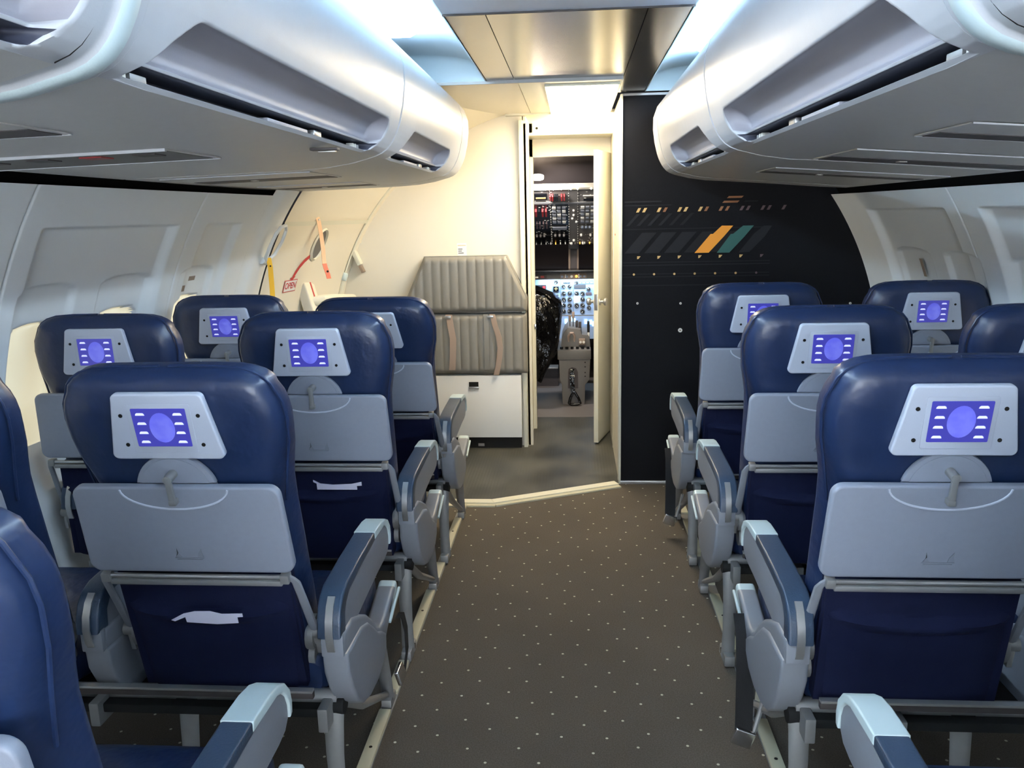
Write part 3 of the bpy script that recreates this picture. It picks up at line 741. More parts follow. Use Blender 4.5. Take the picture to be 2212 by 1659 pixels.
# cockpit door, swung open towards the cabin
D2 = empty('door_2', (.270,5.49,0)); struct(D2)
ang = atan2(.270-.150, 5.49-5.07); ln = .437
Tm = Matrix.Translation((.270,5.49,0)) @ Matrix.Rotation(-ang, 4, 'Z')
mb = MB(); mb.box(-.030, .0, -ln, 0, .012, 1.838, 'creamd', .003, 2); o = mb.build('door_leaf', D2); o.rotation_euler.z = -ang
mb = MB()
for sx in (-1, 1):
    x = -.030 if sx < 0 else 0.
    mb.cyl((x,-ln+.035,.92),(sx,0,0),.022,.006,'alu',20); mb.cyl((x,-ln+.035,.92),(sx,0,0),.010,.03,'alu',14)
    mb.tube([(x+sx*.025,-ln+.035,.92),(x+sx*.032,-ln+.035,.92),(x+sx*.045,-ln+.035,.92),(x+sx*.052,-ln+.035,.92)], [.014,.024,.025,.014], 'alu', 20)
mb.box(-.026,-.004,-ln-.002,-ln+.001,.87,.97,'alu',.001)
o = mb.build('door_knob', D2); o.rotation_euler.z = -ang
mb = MB()
mb.box(.262,.286,5.46,5.472,.01,1.832,'creamd',.001)
for k in range(34): mb.cyl((.272+.004*(k % 2),5.460,.05+k*.053),(0,-1,0),.0035,.002,'steel',8)
struct(mb.build('trim_%d' % n_tr)); n_tr += 1

# ---------- jumpseat
J = empty('jumpseat', (-.66,YB,.0)); tag(J, 'folded grey quilted crew jumpseat above white cabinet beside the cockpit door', 'seat')
def jp(mb, nm, par=None):
    o = mb.build(nm, ang=50); o.parent = par or J
    if par is None: o.matrix_parent_inverse = Matrix.Translation(-J.location)
    return o
def quilt(outline_x, z0, z1, yf, depth, chans, m='vinyl'):
    """cushion front with vertical channels; outline_x(z)->(xl,xr)"""
    mb = MB(); nu, nv = 132, 26
    def f(u, v, back=0):
        z = z0+v*(z1-z0); xl, xr = outline_x(z); x = xl+u*(xr-xl)
        ex = min(x-xl, xr-x); ez = min(z-z0, z1-z); rr = .03
        def rd(e): return 0 if e > rr else rr-sqrt(max(0, rr*rr-(rr-e)**2))
        d = max(rd(ex), rd(ez)); p = chans; ph = ((x+1.2) % p)/p
        ch = .007*(1-abs(2*ph-1)**3)*(1 if ez > .02 and ex > .02 else .4)
        return (x, yf+d-ch, z)
    mb.grid(f, nu, nv, m)
    def edge(side, u, v):
        z = z0+v*(z1-z0); xl, xr = outline_x(z); x = xl if side < 0 else xr
        return (x, yf+.03+u*(depth-.03), z)
    mb.grid(lambda u, v: edge(-1, u, v), 2, nv, m); mb.grid(lambda u, v: edge(1, u, v), 2, nv, m)
    for z in (z0, z1):
        xl, xr = outline_x(z); mb.grid(lambda u, v: (xl+v*(xr-xl), yf+.03+u*(depth-.03), z), 2, 40, m)
    return mb
def o1(z):
    if z > .965: t = (z-.965)/(1.222-.965); return (-1.045+t*.125, -.288-t*.122)
    t = (.965-z)/(.965-.880); return (-1.045+t*.01, -.288-.004*t)
jp(quilt(o1, .880, 1.222, 4.955, .10, .0545), 'headrest')
mb = MB(); mb.tube([(-.92,4.985,1.222),(-.41,4.985,1.222)], .005, 'vinyl', 8); mb.tube([(-.41,4.972,1.215),(-.292,4.972,.970)], .005, 'vinyl', 8)
jp(mb, 'headrest_piping')
jp(quilt(lambda z: (-.98,-.294), .490, .868, 4.965, .09, .0545), 'seat_cushion')
mb = MB(); mb.box(-.99,-.335,4.975,5.05,.075,.478,'whitep',.004)
o = jp(mb, 'cabinet'); o['label'] = 'white cabinet base under the quilted cushions'
mb = MB(); mb.box(-.98,-.34,5.0,5.053,.0,.076,'black'); mb.box(-.62,-.58,4.99,5.0,.012,.03,'aludull',.002)
jp(mb, 'toe_recess')
mb = MB(); mb.box(-.665,-.605,4.972,4.977,.405,.438,'black'); mb.box(-.668,-.602,4.966,4.976,.392,.408,'alu',.003); mb.box(-.664,-.606,4.9735,4.975,.375,.390,'white')
jp(mb, 'drawer_pull')
mb = MB(); mb.strip([(-.506,4.955,.868),(-.499,4.950,.85),(-.488,4.946,.80),(-.466,4.943,.73),(-.458,4.942,.66),(-.464,4.942,.60),(-.477,4.945,.53),(-.488,4.948,.487)], (.034,-.006,0), .003, 'strap')
mb.strip([(-.545,4.957,.868),(-.542,4.9505,.80),(-.545,4.9505,.60),(-.546,4.955,.52)], (.030,0,0), .003, 'vinyl')
mb.box(-.535,-.497,4.945,4.960,.845,.862,'alu',.003)
jp(mb, 'shoulder_strap')
mb = MB(); mb.strip([(-.775,4.955,.868),(-.765,4.948,.80),(-.752,4.946,.72),(-.757,4.946,.60),(-.765,4.95,.52)], (.040,-.004,0), .003, 'strap'); mb.box(-.80,-.762,4.945,4.960,.842,.862,'alu',.003)
jp(mb, 'shoulder_strap')
mb = MB(); mb.box(-.722,-.664,YB-.0015,YB,1.222,1.300,'whitep'); mb.box(-.718,-.668,YB-.0022,YB-.001,1.284,1.289,'orange')
for z in (1.262,1.250,1.238): mb.box(-.716,-.716+random.uniform(.02,.042),YB-.0022,YB-.001,z,z+.004,'dim1')
tag(mb.build('placard'), 'small printed instruction card on the wall above the jumpseat', 'sign')

# ================================================================== RIGHT DIVIDER
mb = MB()
yd = 4.30; xd = .237
def dv(u, v):
    z = v*2.045; xr = W(4.30, z, -.02, 1)[0] if z < 1.62 else 1.33
    return (xd+.012+u*(xr-xd-.012), yd, z)
mb.grid(dv, 30, 40, 'divider')
mb.box(xd+.012, 1.6, yd+.001, yd+.02, 0, 2.045, 'divider')
struct(mb.build('wall_front_right'))
mb = MB(); mb.box(xd, xd+.013, yd-.012, yd+.02, 0, 2.046, 'creamd', .003); mb.box(xd+.010, 1.58, yd-.012, yd+.002, .0, .018, 'alu', .002); mb.box(xd+.012,1.3,yd-.006,yd,2.036,2.047,'aludull')
struct(mb.build('trim_%d' % n_tr)); n_tr += 1
mb = MB(); mb.box(xd+.004, xd+.030, yd+.02, 5.47, 0, 2.05, 'cream'); mb.box(xd+.002,xd+.008,5.0,5.03,.0,2.0,'creamd',.001); mb.box(xd+.0,xd+.006,4.36,4.375,.0,2.0,'creamd',.001)
mb.box(xd+.001,xd+.005,4.8,4.82,1.335,1.345,'red')
struct(mb.build('wall_entry_right'))
# printed artwork on the divider
A = MB()
def para(x0, x1, z0, z1, sk, m, dy=0., mb=A):
    mb.add([(x0, yd-.0012-dy, z0), (x1, yd-.0012-dy, z0), (x1+sk, yd-.0012-dy, z1), (x0+sk, yd-.0012-dy, z1)], [(0,1,2,3)], m)
def poly(P, m, dy=0.): A.add([(x, yd-.0012-dy, z) for x, z in P], [tuple(range(len(P)))], m)
poly([(.622,1.252),(.694,1.252),(.770,1.335),(.814,1.387),(.757,1.388),(.713,1.347),(.701,1.347)], 'orange2', .001)
poly([(.735,1.251),(.799,1.251),(.872,1.330),(.918,1.386),(.864,1.386),(.815,1.346),(.803,1.345)], 'green2', .001)
poly([(.846,1.251),(.900,1.252),(.975,1.33),(1.01,1.384),(.968,1.384),(.92,1.345)], 'dim1', .0005)
for k in range(8):
    x = .320+.1045*k
    m = ('ochre','ochre','ochre','ochre','brown','mauve','mauve','mauve')[k]; m2 = ('ochre','brown','ochre','brown','brown','mauve','mauve','mauve')[k]
    if k == 0: m = m2 = 'ochre'
    para(x, x+.014, 1.463, 1.485, .012, m, .0006)
    if k < 7: para(x+.031, x+.045, 1.463, 1.485, .012, m2, .0006)
    if k < 7:
        xx = .328+.1045*k; c = 'ochre' if k < 6 else 'mauve'
        poly([(xx,1.225),(xx,1.240),(xx+.018,1.240),(xx+.008,1.227)], c, .0006)
        xx = .312+.1045*k; mm = MB
        poly([(xx+.006*cos(2*pi*q/10), 1.146+.006*sin(2*pi*q/10)) for q in range(10)], c if k < 6 else 'mauve', .0006)
para(.755,.832,1.502,1.512,.010,'brown',.0006); para(.778,.852,1.525,1.535,.010,'brown',.0006)
para(.862,.93,1.505,1.511,.008,'dim2',.0004)
for k in range(5):
    x = .262+.102*k; para(x, x+.075, 1.255, 1.36, .09, 'dim1' if k < 3 else 'dim2', .0003)
for k in range(6):
    x = .268+.055*k; para(x, x+.018, 1.395, 1.455, .055, 'dim1' if k < 4 else 'dim2', .0003)
for z, m in ((1.375,'dim2'),(1.205,'dim2'),(1.19,'dim1'),(1.145,'dim2'),(1.13,'dim2'),(1.085,'dim2')):
    para(.255,.255+.75,z,z+.005,0,m,.0002)
para(.26,.45,1.512,1.520,0,'dim1',.0003); para(.26,.50,1.495,1.500,0,'dim1',.0003)
A.build('divider_artwork').parent = bpy.data.objects['wall_front_right']
for x, z, r in ((.332,.995,.006),(.556,.992,.006),(1.421,.981,.006),(.557,.850,.011)):
    mb = MB(); mb.cyl((x,yd-.001,z),(0,-1,0),r,.004,'white',16); mb.cyl((x,yd-.005,z),(0,-1,0),r*.4,.001,'tagt',10)
    tag(mb.build('snap_stud'), 'larger pale stud on the dark divider' if r > .01 else 'small pale snap stud on the dark divider panel', 'stud', None if r > .01 else 'snap studs on the dark divider')

# ================================================================== OVERHEAD BINS
PL = [(-.80,2.135),(-.755,2.125),(-.70,2.098),(-.63,2.055),(-.565,2.010),(-.525,1.965),(-.508,1.915),(-.507,1.86),(-.515,1.80),(-.527,1.750),(-.534,1.730),(-.540,1.716),(-.546,1.705),(-.552,1.694),(-.560,1.683),(-.572,1.670),(-.588,1.659),(-.61,1.650),(-.68,1.632),(-.76,1.620),(-.86,1.614),(-1.10,1.608),(-1.30,1.603),(-1.42,1.600),(-1.44,1.606)]
#         recess versions for indices 9..16
RC = {9:(-.527,1.750),10:(-.556,1.742),11:(-.590,1.722),12:(-.612,1.698),13:(-.606,1.684),14:(-.640,1.678),15:(-.640,1.664),16:(-.590,1.6585)}
def binprof(side):
    if side < 0: return PL, RC
    f = lambda p: (-(p[0])-.127+(.0 if 1 else 0), p[1]-.012-.03*sst(-p[0], .8, 1.45))
    return [f(p) for p in PL], {k: f(p) for k, p in RC.items()}
def bezlerp(a, b, t): return (a[0]*(1-t)+b[0]*t, a[1]*(1-t)+b[1]*t)
def make_bin(side, y0, y1, pk, lab, ribbed=False, cap=False):
    P, RR = binprof(side)
    # finer profile across the handle recess
    NS = 6; base = P[9:18]; fine = []
    for a in range(len(base)-1):
        for q in range(NS): fine.append(bezlerp(base[a], base[a+1], q/NS))
    fine.append(base[-1]); I0 = 9; I1 = 9+len(fine)-1
    P = P[:9]+fine+P[18:]; n = len(P)
    key = [(-.527,1.750),(-.543,1.7485),(-.562,1.743),(-.582,1.733),(-.597,1.719),(-.606,1.703),(-.606,1.692),(-.598,1.6835),(-.589,1.680),(-.592,1.6755),(-.655,1.677),(-.655,1.660),(-.60,1.6575),(-.61,1.650)]
    if side > 0: key = [(-(x)-.127, z-.012) for x, z in key]
    Rp = []
    for a in range(len(fine)):
        f = a/(len(fine)-1)*(len(key)-1); k_ = min(int(f), len(key)-2); Rp.append(bezlerp(key[k_], key[k_+1], f-k_))
    J0 = I0+int(8.6/13*(len(fine)-1))       # from here on the slot
    loc = (side*.9, (y0+y1)/2, 1.62)
    T = empty('overhead_bin', loc); tag(T, lab, 'overhead bin')
    inv = Matrix.Translation(-Vector(loc))
    def put(mb, nm, par=None, ang=40):
        o = mb.build(nm, ang=ang); o.parent = par or T
        if par is None: o.matrix_parent_inverse = inv
        return o
    # sample y
    c0, c1 = (pk[0]-.02, pk[1]+.02) if pk else (0, 0)
    S = {y0, y1, y0+.0028, y1-.0028, y0+.004, y1-.004, y0+.015, y1-.015}
    k = y0
    while k < y1: S.add(k); k += .12
    if pk:
        for e, sg in ((c0, 1), (c1, -1)):
            for q in (-.02, -.008, 0, .004, .008, .012, .016, .02, .025, .035, .05, .07): S.add(e+sg*q)
    Y = sorted(v for v in S if y0 <= v <= y1)
    def prof(y, i):
        p = P[i]
        yy = y
        if pk and I0 < i < I1:
            s_ = (i-I0)/(I1-I0); h = s_*.125; rr = .045
            rnd_ = rr-sqrt(max(0., rr*rr-(rr-h)**2)) if h < rr else 0.
            yl = c0-.10*s_+rnd_; yr = c1-.05*s_*s_-rnd_
            if y < c0: yy = y0+(y-y0)*(yl-y0)/(c0-y0)
            elif y < c1: yy = yl+(y-c0)*(yr-yl)/(c1-c0)
            else: yy = y1-(y1-y)*(y1-yr)/(y1-c1)
            t = sst(min(y-c0, c1-y), 0., .022)*sst(h, 0., .014)
            p = bezlerp(p, Rp[i-I0], t)
        e = min(y-y0, y1-y)           # small rounding into the seams
        if e < .003 and 0 < i < n-1:
            p = (p[0]+side*.004, p[1]+(.004 if i > I0+12 else 0))
        return p[0], p[1], yy
    face = MB(); low = MB(); slot = MB()
    def add(mb, i0, i1, m, mf=None):
        o = len(mb.v); w = i1-i0+1
        for y in Y:
            for i in range(i0, i1+1): x, z, yy = prof(y, i); mb.v.append((x, yy, z))
        for a in range(len(Y)-1):
            for b in range(w-1):
                q = o+a*w+b; mb.f.append((q, q+w, q+w+1, q+1)); mb.m.append(mb.mi(mf(Y[a], Y[a+1], i0+b) if mf else m))
    def mf(ya, yb, i):
        if pk:
            s_ = (i+.5-I0)/(I1-I0); f = s_*13
            if ya > c0+.003 and yb < c1-.003:
                if 9.0 < f < 11.6: return 'slot'
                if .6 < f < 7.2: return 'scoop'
        return 'bin'
    add(face, 0, I1, 'bin', mf)
    if cap:
        face.v += [(prof(y1, i)[0], y1, prof(y1, i)[1]) for i in range(n)]
        o = len(face.v)-n; face.f.append(tuple(o+i for i in range(n))); face.m.append(face.mi('bin'))
    put(face, 'bin_door', ang=60)
    add(low, I1, n-1, 'binlow')
    put(low, 'bin_underside', ang=60)
    if pk:
        sx = side; x = Rp[-3][0] if 0 else (-.60 if side < 0 else .473); z = 1.6585-(0 if side < 0 else .012)
        def fit(y, w, mm, nm, h=.010):
            sl = MB(); sl.box(min(x+sx*.010, x+sx*.032), max(x+sx*.010, x+sx*.032), y, y+w, z, z+h, mm, .002); put(sl, nm)
        ys = pk[0]-.10; mid = pk[0]+(pk[1]-pk[0])*.62
        fit(ys+.02, .010, 'white', 'latch_pin', .012); fit(ys+.04, .045, 'aludull', 'latch_plate'); fit(mid, .055, 'alu', 'latch_handle', .013)
        fit(mid-.30, .25, 'scoop', 'latch_bar', .008); fit(pk[1]-.115, .005, 'white', 'latch_pin', .012); fit(pk[1]-.09, .005, 'white', 'latch_pin', .012); fit(pk[1]-.075,.016,'aludull','latch_plate')
    # seam rib
    return T, put
bl = {}
make_bin(-1, YF+.02, -1.10, None, 'left overhead bin furthest back behind the camera')
make_bin(-1, -1.09, .975, (-.8,.925), 'nearest left overhead bin at the photo corner, with large open handle recess')
make_bin(-1, 1.055, 2.545, (1.20,2.42), 'long left overhead bin with wide handle recess, middle of the left run')
make_bin(-1, 2.555, 3.86, (2.79,3.60), 'short left overhead bin nearest the cabin door')
make_bin(-1, 3.866, 4.08, None, 'narrow end cap section closing the left overhead bin run', cap=True)
make_bin(1, YF+.02, -1.10, None, 'right overhead bin furthest back behind the camera')
make_bin(1, -1.09, .945, (-.8,.895), 'nearest right overhead bin at the upper right photo corner')
make_bin(1, 1.02, 2.515, (1.17,2.33), 'long right overhead bin with wide handle recess, middle of the right run')
make_bin(1, 2.525, 3.86, (2.76,3.55), 'short right overhead bin next to the dark divider')
make_bin(1, 3.866, 4.08, None, 'narrow end cap section closing the right overhead bin run', cap=True)
for side, ya, yb in ((-1, .975, 1.055), (1, .945, 1.02)):
    P, RR = binprof(side); mb = MB(); n = len(P); m0 = (ya+yb)/2
    ys = [ya-.006, ya+.01, m0-.022, m0-.018, m0-.012, m0+.012, m0+.018, m0+.022, yb-.01, yb+.006]; hs = [0,-.001,-.001,.004,.009,.009,.004,-.001,-.001,0]
    o = len(mb.v)
    for y, h in zip(ys, hs):
        for i in range(n):
            x, z = P[i]; j0, j1 = P[max(i-1, 0)], P[min(i+1, n-1)]; dx, dz = j1[0]-j0[0], j1[1]-j0[1]; L = sqrt(dx*dx+dz*dz)
            nx, nz = (dz/L, -dx/L) if side < 0 else (-dz/L, dx/L)
            if side < 0: nx, nz = -dz/L*-1*-1, dx/L*1
            # outward = away from the bin interior (towards the aisle and the floor)
            c_ = (side*.95, 1.85); out = (x-c_[0])*nx+(z-c_[1])*nz
            if out < 0: nx, nz = -nx, -nz
            mb.v.append((x+nx*h, y, z+nz*h))
    for a in range(len(ys)-1):
        for b in range(n-1):
            q = o+a*n+b; mb.f.append((q, q+n, q+n+1, q+1)); mb.m.append(mb.mi('cap' if 3 <= a <= 5 else 'bin'))
    tag(mb.build('bin_joint_rib', ang=60), 'pale rounded rib strip between the two nearest %s overhead bins' % ('left' if side < 0 else 'right'), 'trim strip')
# service panels under the bins
def psu(side, y0, y1, x0, x1, style, lab):
    mb = MB(); z = lambda x: interp(abs(x)+(0 if side < 0 else .127), [.80,1.10,1.44], [1.6165,1.608,1.600]) - (0 if side < 0 else .012+.03*sst(abs(x)+.127, .8, 1.45))
    a, b = sorted((side*x0, side*x1))
    zz = (z(a)+z(b))/2; sl = (z(b)-z(a))/(b-a)
    def q(xa, xb, ya, yb, dz, m, t=.002):
        vs = []
        for dd in (0, -t):
            for x, y in ((xa,ya),(xb,ya),(xb,yb),(xa,yb)): vs.append((x, y, z(a)+(x-a)*sl-dz+dd))
        mb.add(vs, [(0,1,2,3),(4,5,6,7),(0,1,5,4),(1,2,6,5),(2,3,7,6),(3,0,4,7)], m)
    q(a, b, y0, y1, .0005, 'binlow', .0025)
    if style == 'open':
        q(a+.012, b-.012, y0+.018, y1-.018, .0025, 'cpit', .002)
        q(a, b, y0-.004, y0+.004, .001, 'bin', .006); q(a, b, y1-.003, y1+.003, .001, 'bin', .004)
        for k in range(4):
            xx = a+.1+k*.12; q(xx, xx+.05, y0+.05, y0+.10, .004, 'cpitdk' if k != 2 else 'redg', .003)
    else:
        w = y1-y0; q(a+.01, b-.01, y0+w*.62, y1-.012, .0025, 'cpitdk', .002); q(a+.2, a+.22, y0+w*.72, y1-w*.2, .004, 'white', .002)
        q(a, b, y0-.003, y0+.003, .001, 'bin', .003); q(a, b, y1-.003, y1+.003, .001, 'bin', .003)
    return tag(mb.build('service_panel', smooth=False), lab, 'panel')
psu(-1, 1.68, 1.95, .84, 1.40, 'open', 'open brownish service panel under the long left overhead bin')
psu(-1, 1.10, 1.36, .84, 1.30, 'shut', 'closed service panel under the left bins closest to the camera')
psu(-1, 2.62, 2.98, .84, 1.34, 'shut', 'service panel with black slot under the left bins, middle one')
psu(-1, 3.40, 3.74, .88, 1.32, 'shut', 'service panel with black slot under the left bins, foremost one')
for k, (a, b, w) in enumerate(((1.50,1.74,'closest to the camera'), (2.08,2.44,'middle one'), (2.88,3.18,'foremost one'))):
    psu(1, a, b, .68, 1.25, 'open2' if 0 else 'rib', 'grey ribbed service panel under the right overhead bins, '+w)
# seat row marker under left bin
mb = MB(); mb.box(-.655,-.585,2.05,2.075,1.632,1.6385,'cpitdk',.002); mb.box(-.645,-.60,2.085,2.10,1.630,1.637,'alu',.002)
tag(mb.build('row_marker'), 'small dark row marker plate on the lip of the long left overhead bin', 'sign')

# ================================================================== COCKPIT
mb = MB()
mb.box(-1.0,-.97,5.53,8.3,0,2.1,'cpit'); mb.box(.97,1.0,5.53,8.3,0,2.1,'cpit'); mb.box(-1.,1.,8.25,8.3,0,1.0,'cpitdk')
mb.box(-1.,1.,5.53,8.3,2.02,2.05,'cpitdk'); mb.box(.30,1.0,5.53,5.56,0,2.05,'cpit'); mb.box(-1.0,-.33,5.535,5.56,0,2.05,'cpit')
mb.grid(lambda u, v: (-1+2*u, 5.56+.95*v, 2.02-.36*v**2), 6, 10, 'cpitd2' if 'cpitd2' in M else 'cpitdk')
struct(mb.build('wall_cockpit'))
mb = MB(); mb.add([(-1,7.25,.98),(1,7.25,.98),(1,6.9,1.60),(-1,6.9,1.60)], [(0,1,2,3)], 'glassk'); struct(mb.build('window_1', smooth=False))
mb = MB(); mb.box(-.047,-.030,7.02,7.05,.98,1.25,'tagt',.003); mb.box(.026,.041,7.02,7.05,.98,1.25,'tagt',.003); mb.box(-.03,.026,7.035,7.05,.98,1.25,'cpitdk'); mb.box(-.045,.04,6.99,7.03,1.17,1.22,'cpit',.006)
tag(mb.build('windshield_post'), 'dark post with standby compass between the cockpit windshields', 'post')
# overhead panel (sloping)
O0 = Vector((0,6.20,1.655)); O1 = Vector((0,6.86,1.215)); od = (O1-O0).normalized(); on = Vector((0,-od.z*-1,od.y)); on = Vector((0, od.z, -od.y)).normalized()
if on.z > 0: on = -on
OH = empty('cockpit_switchboard', (0,6.5,1.45)); tag(OH, 'dense overhead switch panel with red guarded switches, seen through the cockpit door', 'control panel')
LO = (O1-O0).length
def ov(x, t, h): p = O0+od*t*LO+on*h; return (x, p.y, p.z)
def obox(mb, x0, x1, t0, t1, h0, h1, m):
    vs = [ov(x, t, h) for h in (h0, h1) for x, t in ((x0,t0),(x1,t0),(x1,t1),(x0,t1))]
    mb.add(vs, [(0,1,2,3),(4,5,6,7),(0,1,5,4),(1,2,6,5),(2,3,7,6),(3,0,4,7)], m)
def oput(mb, nm):
    o = mb.build(nm); o.parent = OH; o.matrix_parent_inverse = Matrix.Translation(-OH.location); return o
mb = MB(); obox(mb, -.42,.36,0,1,-.03,0,'cpitdk')
for a, b in ((-.42,-.182),(-.178,-.036),(.034,.178),(.182,.36)):
    for t0, t1 in ((.02,.22),(.26,.62),(.64,.80),(.82,.98)): obox(mb, a+.004, b-.004, t0, t1, .0, .004, 'cpit' if (a > -.1 or t0 < .2) else 'gdark')
obox(mb, -.036,.034,.0,1,.0,.006,'cpit'); obox(mb, -.42,.36,.225,.25,.0,.010,'aludull'); obox(mb, -.42,.36,-.03,.0,-.02,.02,'cream')
for a in (-.182,-.040,.030,.178):
    for k in range(22): obox(mb, a, a+.005, .03+k*.044, .045+k*.044, .004, .008, 'white')
rnd = random.Random(3)
for k in range(150):          # legends
    x = rnd.uniform(-.34,.2); t = rnd.uniform(.03,.97); w = rnd.uniform(.004,.016); obox(mb, x, x+w, t, t+.006, .004, .0055, 'white')
oput(mb, 'panel_board')
def switch(x, t, r, h, m, nm='toggle_switch'):
    mb = MB(); a = Vector(ov(x, t, .003)); mb.cyl(a, on, r, h, m, 8, r*.75); oput(mb, nm)
for x in (-.175,-.158,-.138,-.122,-.09,-.07): 
    mb = MB(); obox(mb, x-.005, x+.005, .09, .16, .004, .030, 'redg' if x not in (-.138,-.122) else 'gdark'); oput(mb, 'switch_guard')
for i, x in enumerate((-.292,-.268,-.24,-.214)):
    mb = MB(); obox(mb, x-.007, x+.007, .33, .42, .004, .032, 'redg' if i != 1 else 'gdark'); oput(mb, 'switch_guard')
    mb = MB(); obox(mb, x-.005, x+.005, .55, .64, .004, .028, 'mauve'); oput(mb, 'switch_guard')
for cx0 in (-.165,.055):
    for c in range(3):
        for r in range(5):
            mb = MB(); x = cx0+c*.038; t = .30+r*.062; obox(mb, x, x+.027, t, t+.032, .004, .012, 'plastic' if (c+r) % 3 else 'white'); oput(mb, 'annunciator')
for x in (.07,.10,.13): switch(x, .66, .013, .02, 'gring', 'rotary_knob')
for x in (-.30,-.27,-.24,-.15,-.115,-.08,.06,.135): switch(x, .80, .010, .022, 'cpit' if x < 0 else 'white', 'rotary_knob')
for x, t in ((-.0,.36),(.0,.44),(-.01,.50),(.02,.56)): switch(x, t, .010, .016, 'white', 'rotary_knob')
for k in range(13): switch(-.31+k*.04, .955, .0045, .018, 'amber' if k in (4,9,11) else 'white')
switch(-.02,.96,.011,.02,'white','rotary_knob'); switch(.075,.96,.011,.02,'white','rotary_knob'); switch(0,.90,.011,.02,'white','rotary_knob')
for x0_, x1_, t0_, t1_, m_ in ((-.17,-.055,.655,.70,'plastic'), (-.295,-.20,.075,.16,'gdark'), (.07,.16,.12,.13,'white'), (.075,.165,.17,.20,'gdark')):
    mb = MB(); obox(mb, x0_, x1_, t0_, t1_, .004, .011, m_)
    if x0_ == -.295: obox(mb, -.285, -.21, .13, .15, .0105, .013, 'ochre')
    oput(mb, 'display_window')
for x in (-.30,-.21,-.15,-.09,-.02,.03,.13): switch(x, -.015, .005, .025, 'lamp', 'map_light')
# glareshield
G = MB(); G.box(-.9,.9,6.80,7.05,.985,1.005,'gdark',.004); G.box(-.9,.9,6.86,6.90,.925,.985,'cpit',.003)
gs = G.build('glareshield'); tag(gs, 'dark glareshield with a mode selector strip below the cockpit windshield', 'glareshield')
mb = MB(); mb.box(-.115,.105,6.850,6.862,.93,.975,'tagt',.003)
for x, m in ((-.10,'gring'),(-.06,'gring'),(-.02,'white'),(.02,'amber'),(.055,'gring'),(.085,'gring')): mb.cyl((x,6.85,.95),(0,-1,0),.011,.010,m,14)
mb.box(-.075,-.065,6.845,6.85,.94,.965,'white'); mb.box(.035,.045,6.845,6.85,.935,.97,'white')
mb.build('mode_selector', gs)
mb = MB(); mb.box(-.335,-.23,6.848,6.862,.935,.965,'cpitdk',.002); mb.box(-.28,-.25,6.845,6.85,.942,.958,'redg'); mb.box(-.325,-.30,6.845,6.85,.94,.955,'white'); mb.build('warning_lights', gs)
# main instrument panel
IP = empty('instrument_panel', (0,7.0,.75)); tag(IP, 'blue-grey instrument panel with rows of round dials behind the throttles', 'instrument panel')
def iput(mb, nm):
    o = mb.build(nm); o.parent = IP; o.matrix_parent_inverse = Matrix.Translation(-IP.location); return o
mb = MB(); mb.box(-.9,.9,7.0,7.03,.60,.925,'ipanel'); mb.box(-.118,-.11,6.996,7.0,.60,.925,'gring'); mb.box(-.01,-.005,6.996,7.0,.60,.87,'gring'); mb.box(-.9,.9,6.985,7.0,.597,.607,'cpit')
mb.box(-.9,.9,6.98,7.0,.40,.598,'glow2' if 'glow2' in M else 'ipanel'); mb.box(.0,.10,6.994,7.0,.835,.868,'cpitdk'); mb.box(.03,.17,6.994,7.0,.872,.905,'gring')
mb.box(-.18,-.135,6.994,7.0,.765,.785,'cpitdk'); mb.box(.105,.14,6.994,7.0,.71,.745,'cpitdk'); mb.box(.10,.15,6.994,7.0,.78,.80,'mauve')
mb.box(-.34,-.24,6.99,7.0,.835,.868,'dim1'); mb.box(-.27,-.245,6.986,6.99,.838,.86,'redg'); mb.box(-.33,-.29,6.986,6.99,.845,.85,'white')
for k in range(12): mb.box(.03+k*.011,.036+k*.011,6.99,6.995,.88,.886,'white' if k % 3 else 'cpitdk')
for k in range(5): mb.box(-.09+k*.012,-.083+k*.012,6.99,7.0,.878,.888,'gdark')
iput(mb, 'panel_board')
for i, (x, z) in enumerate([(-.09,.793),(-.038,.793),(.022,.791),(.072,.790),(-.09,.742),(-.039,.742),(.072,.741),(-.091,.69),(-.039,.69),(.021,.69),(.071,.689),(-.091,.640),(-.039,.64),(.071,.638),(-.092,.852),(-.039,.852),(.123,.828),(.019,.881),(-.155,.892),(.125,.669)]):
    r = .0215 if i < 14 else .019
    mb = MB(); mb.cyl((x,7.0,z),(0,-1,0),r,.008,'gring',24); mb.cyl((x,6.992,z),(0,-1,0),r*.86,.001,'gdark',24)
    a = i*1.3; mb.strip([(x,6.9895,z),(x+r*.7*cos(a),6.9895,z+r*.7*sin(a))], (-.004*sin(a),0,.004*cos(a)), .001, 'white')
    for q in range(7):
        b = q*.75+.3; mb.box(x+r*.7*cos(b)-.0013,x+r*.7*cos(b)+.0013,6.99,6.991,z+r*.7*sin(b)-.0013,z+r*.7*sin(b)+.0013,'white')
    iput(mb, 'gauge')
mb = MB(); mb.cyl((.021,7.0,.742),(0,-1,0),.0215,.012,'lamp',24); o = iput(mb, 'gauge'); o['label'] = 'brightly lit round dial'
mb = MB(); mb.box(-.185,-.125,6.988,7.0,.808,.862,'gring',.006); mb.box(-.178,-.132,6.986,6.989,.815,.855,'gdark',.004); mb.box(-.170,-.14,6.984,6.987,.833,.837,'ochre'); mb.box(-.157,-.153,6.984,6.987,.820,.850,'ochre')
iput(mb, 'attitude_display')
for i, (x, z) in enumerate(((-.07,.555),(-.03,.57),(.0,.56),(.10,.55),(.14,.545),(.165,.53))):
    mb = MB(); mb.box(x-.012,x+.012,6.972,6.98,z-.02,z+.02,'glow',.002); iput(mb, 'lit_display')
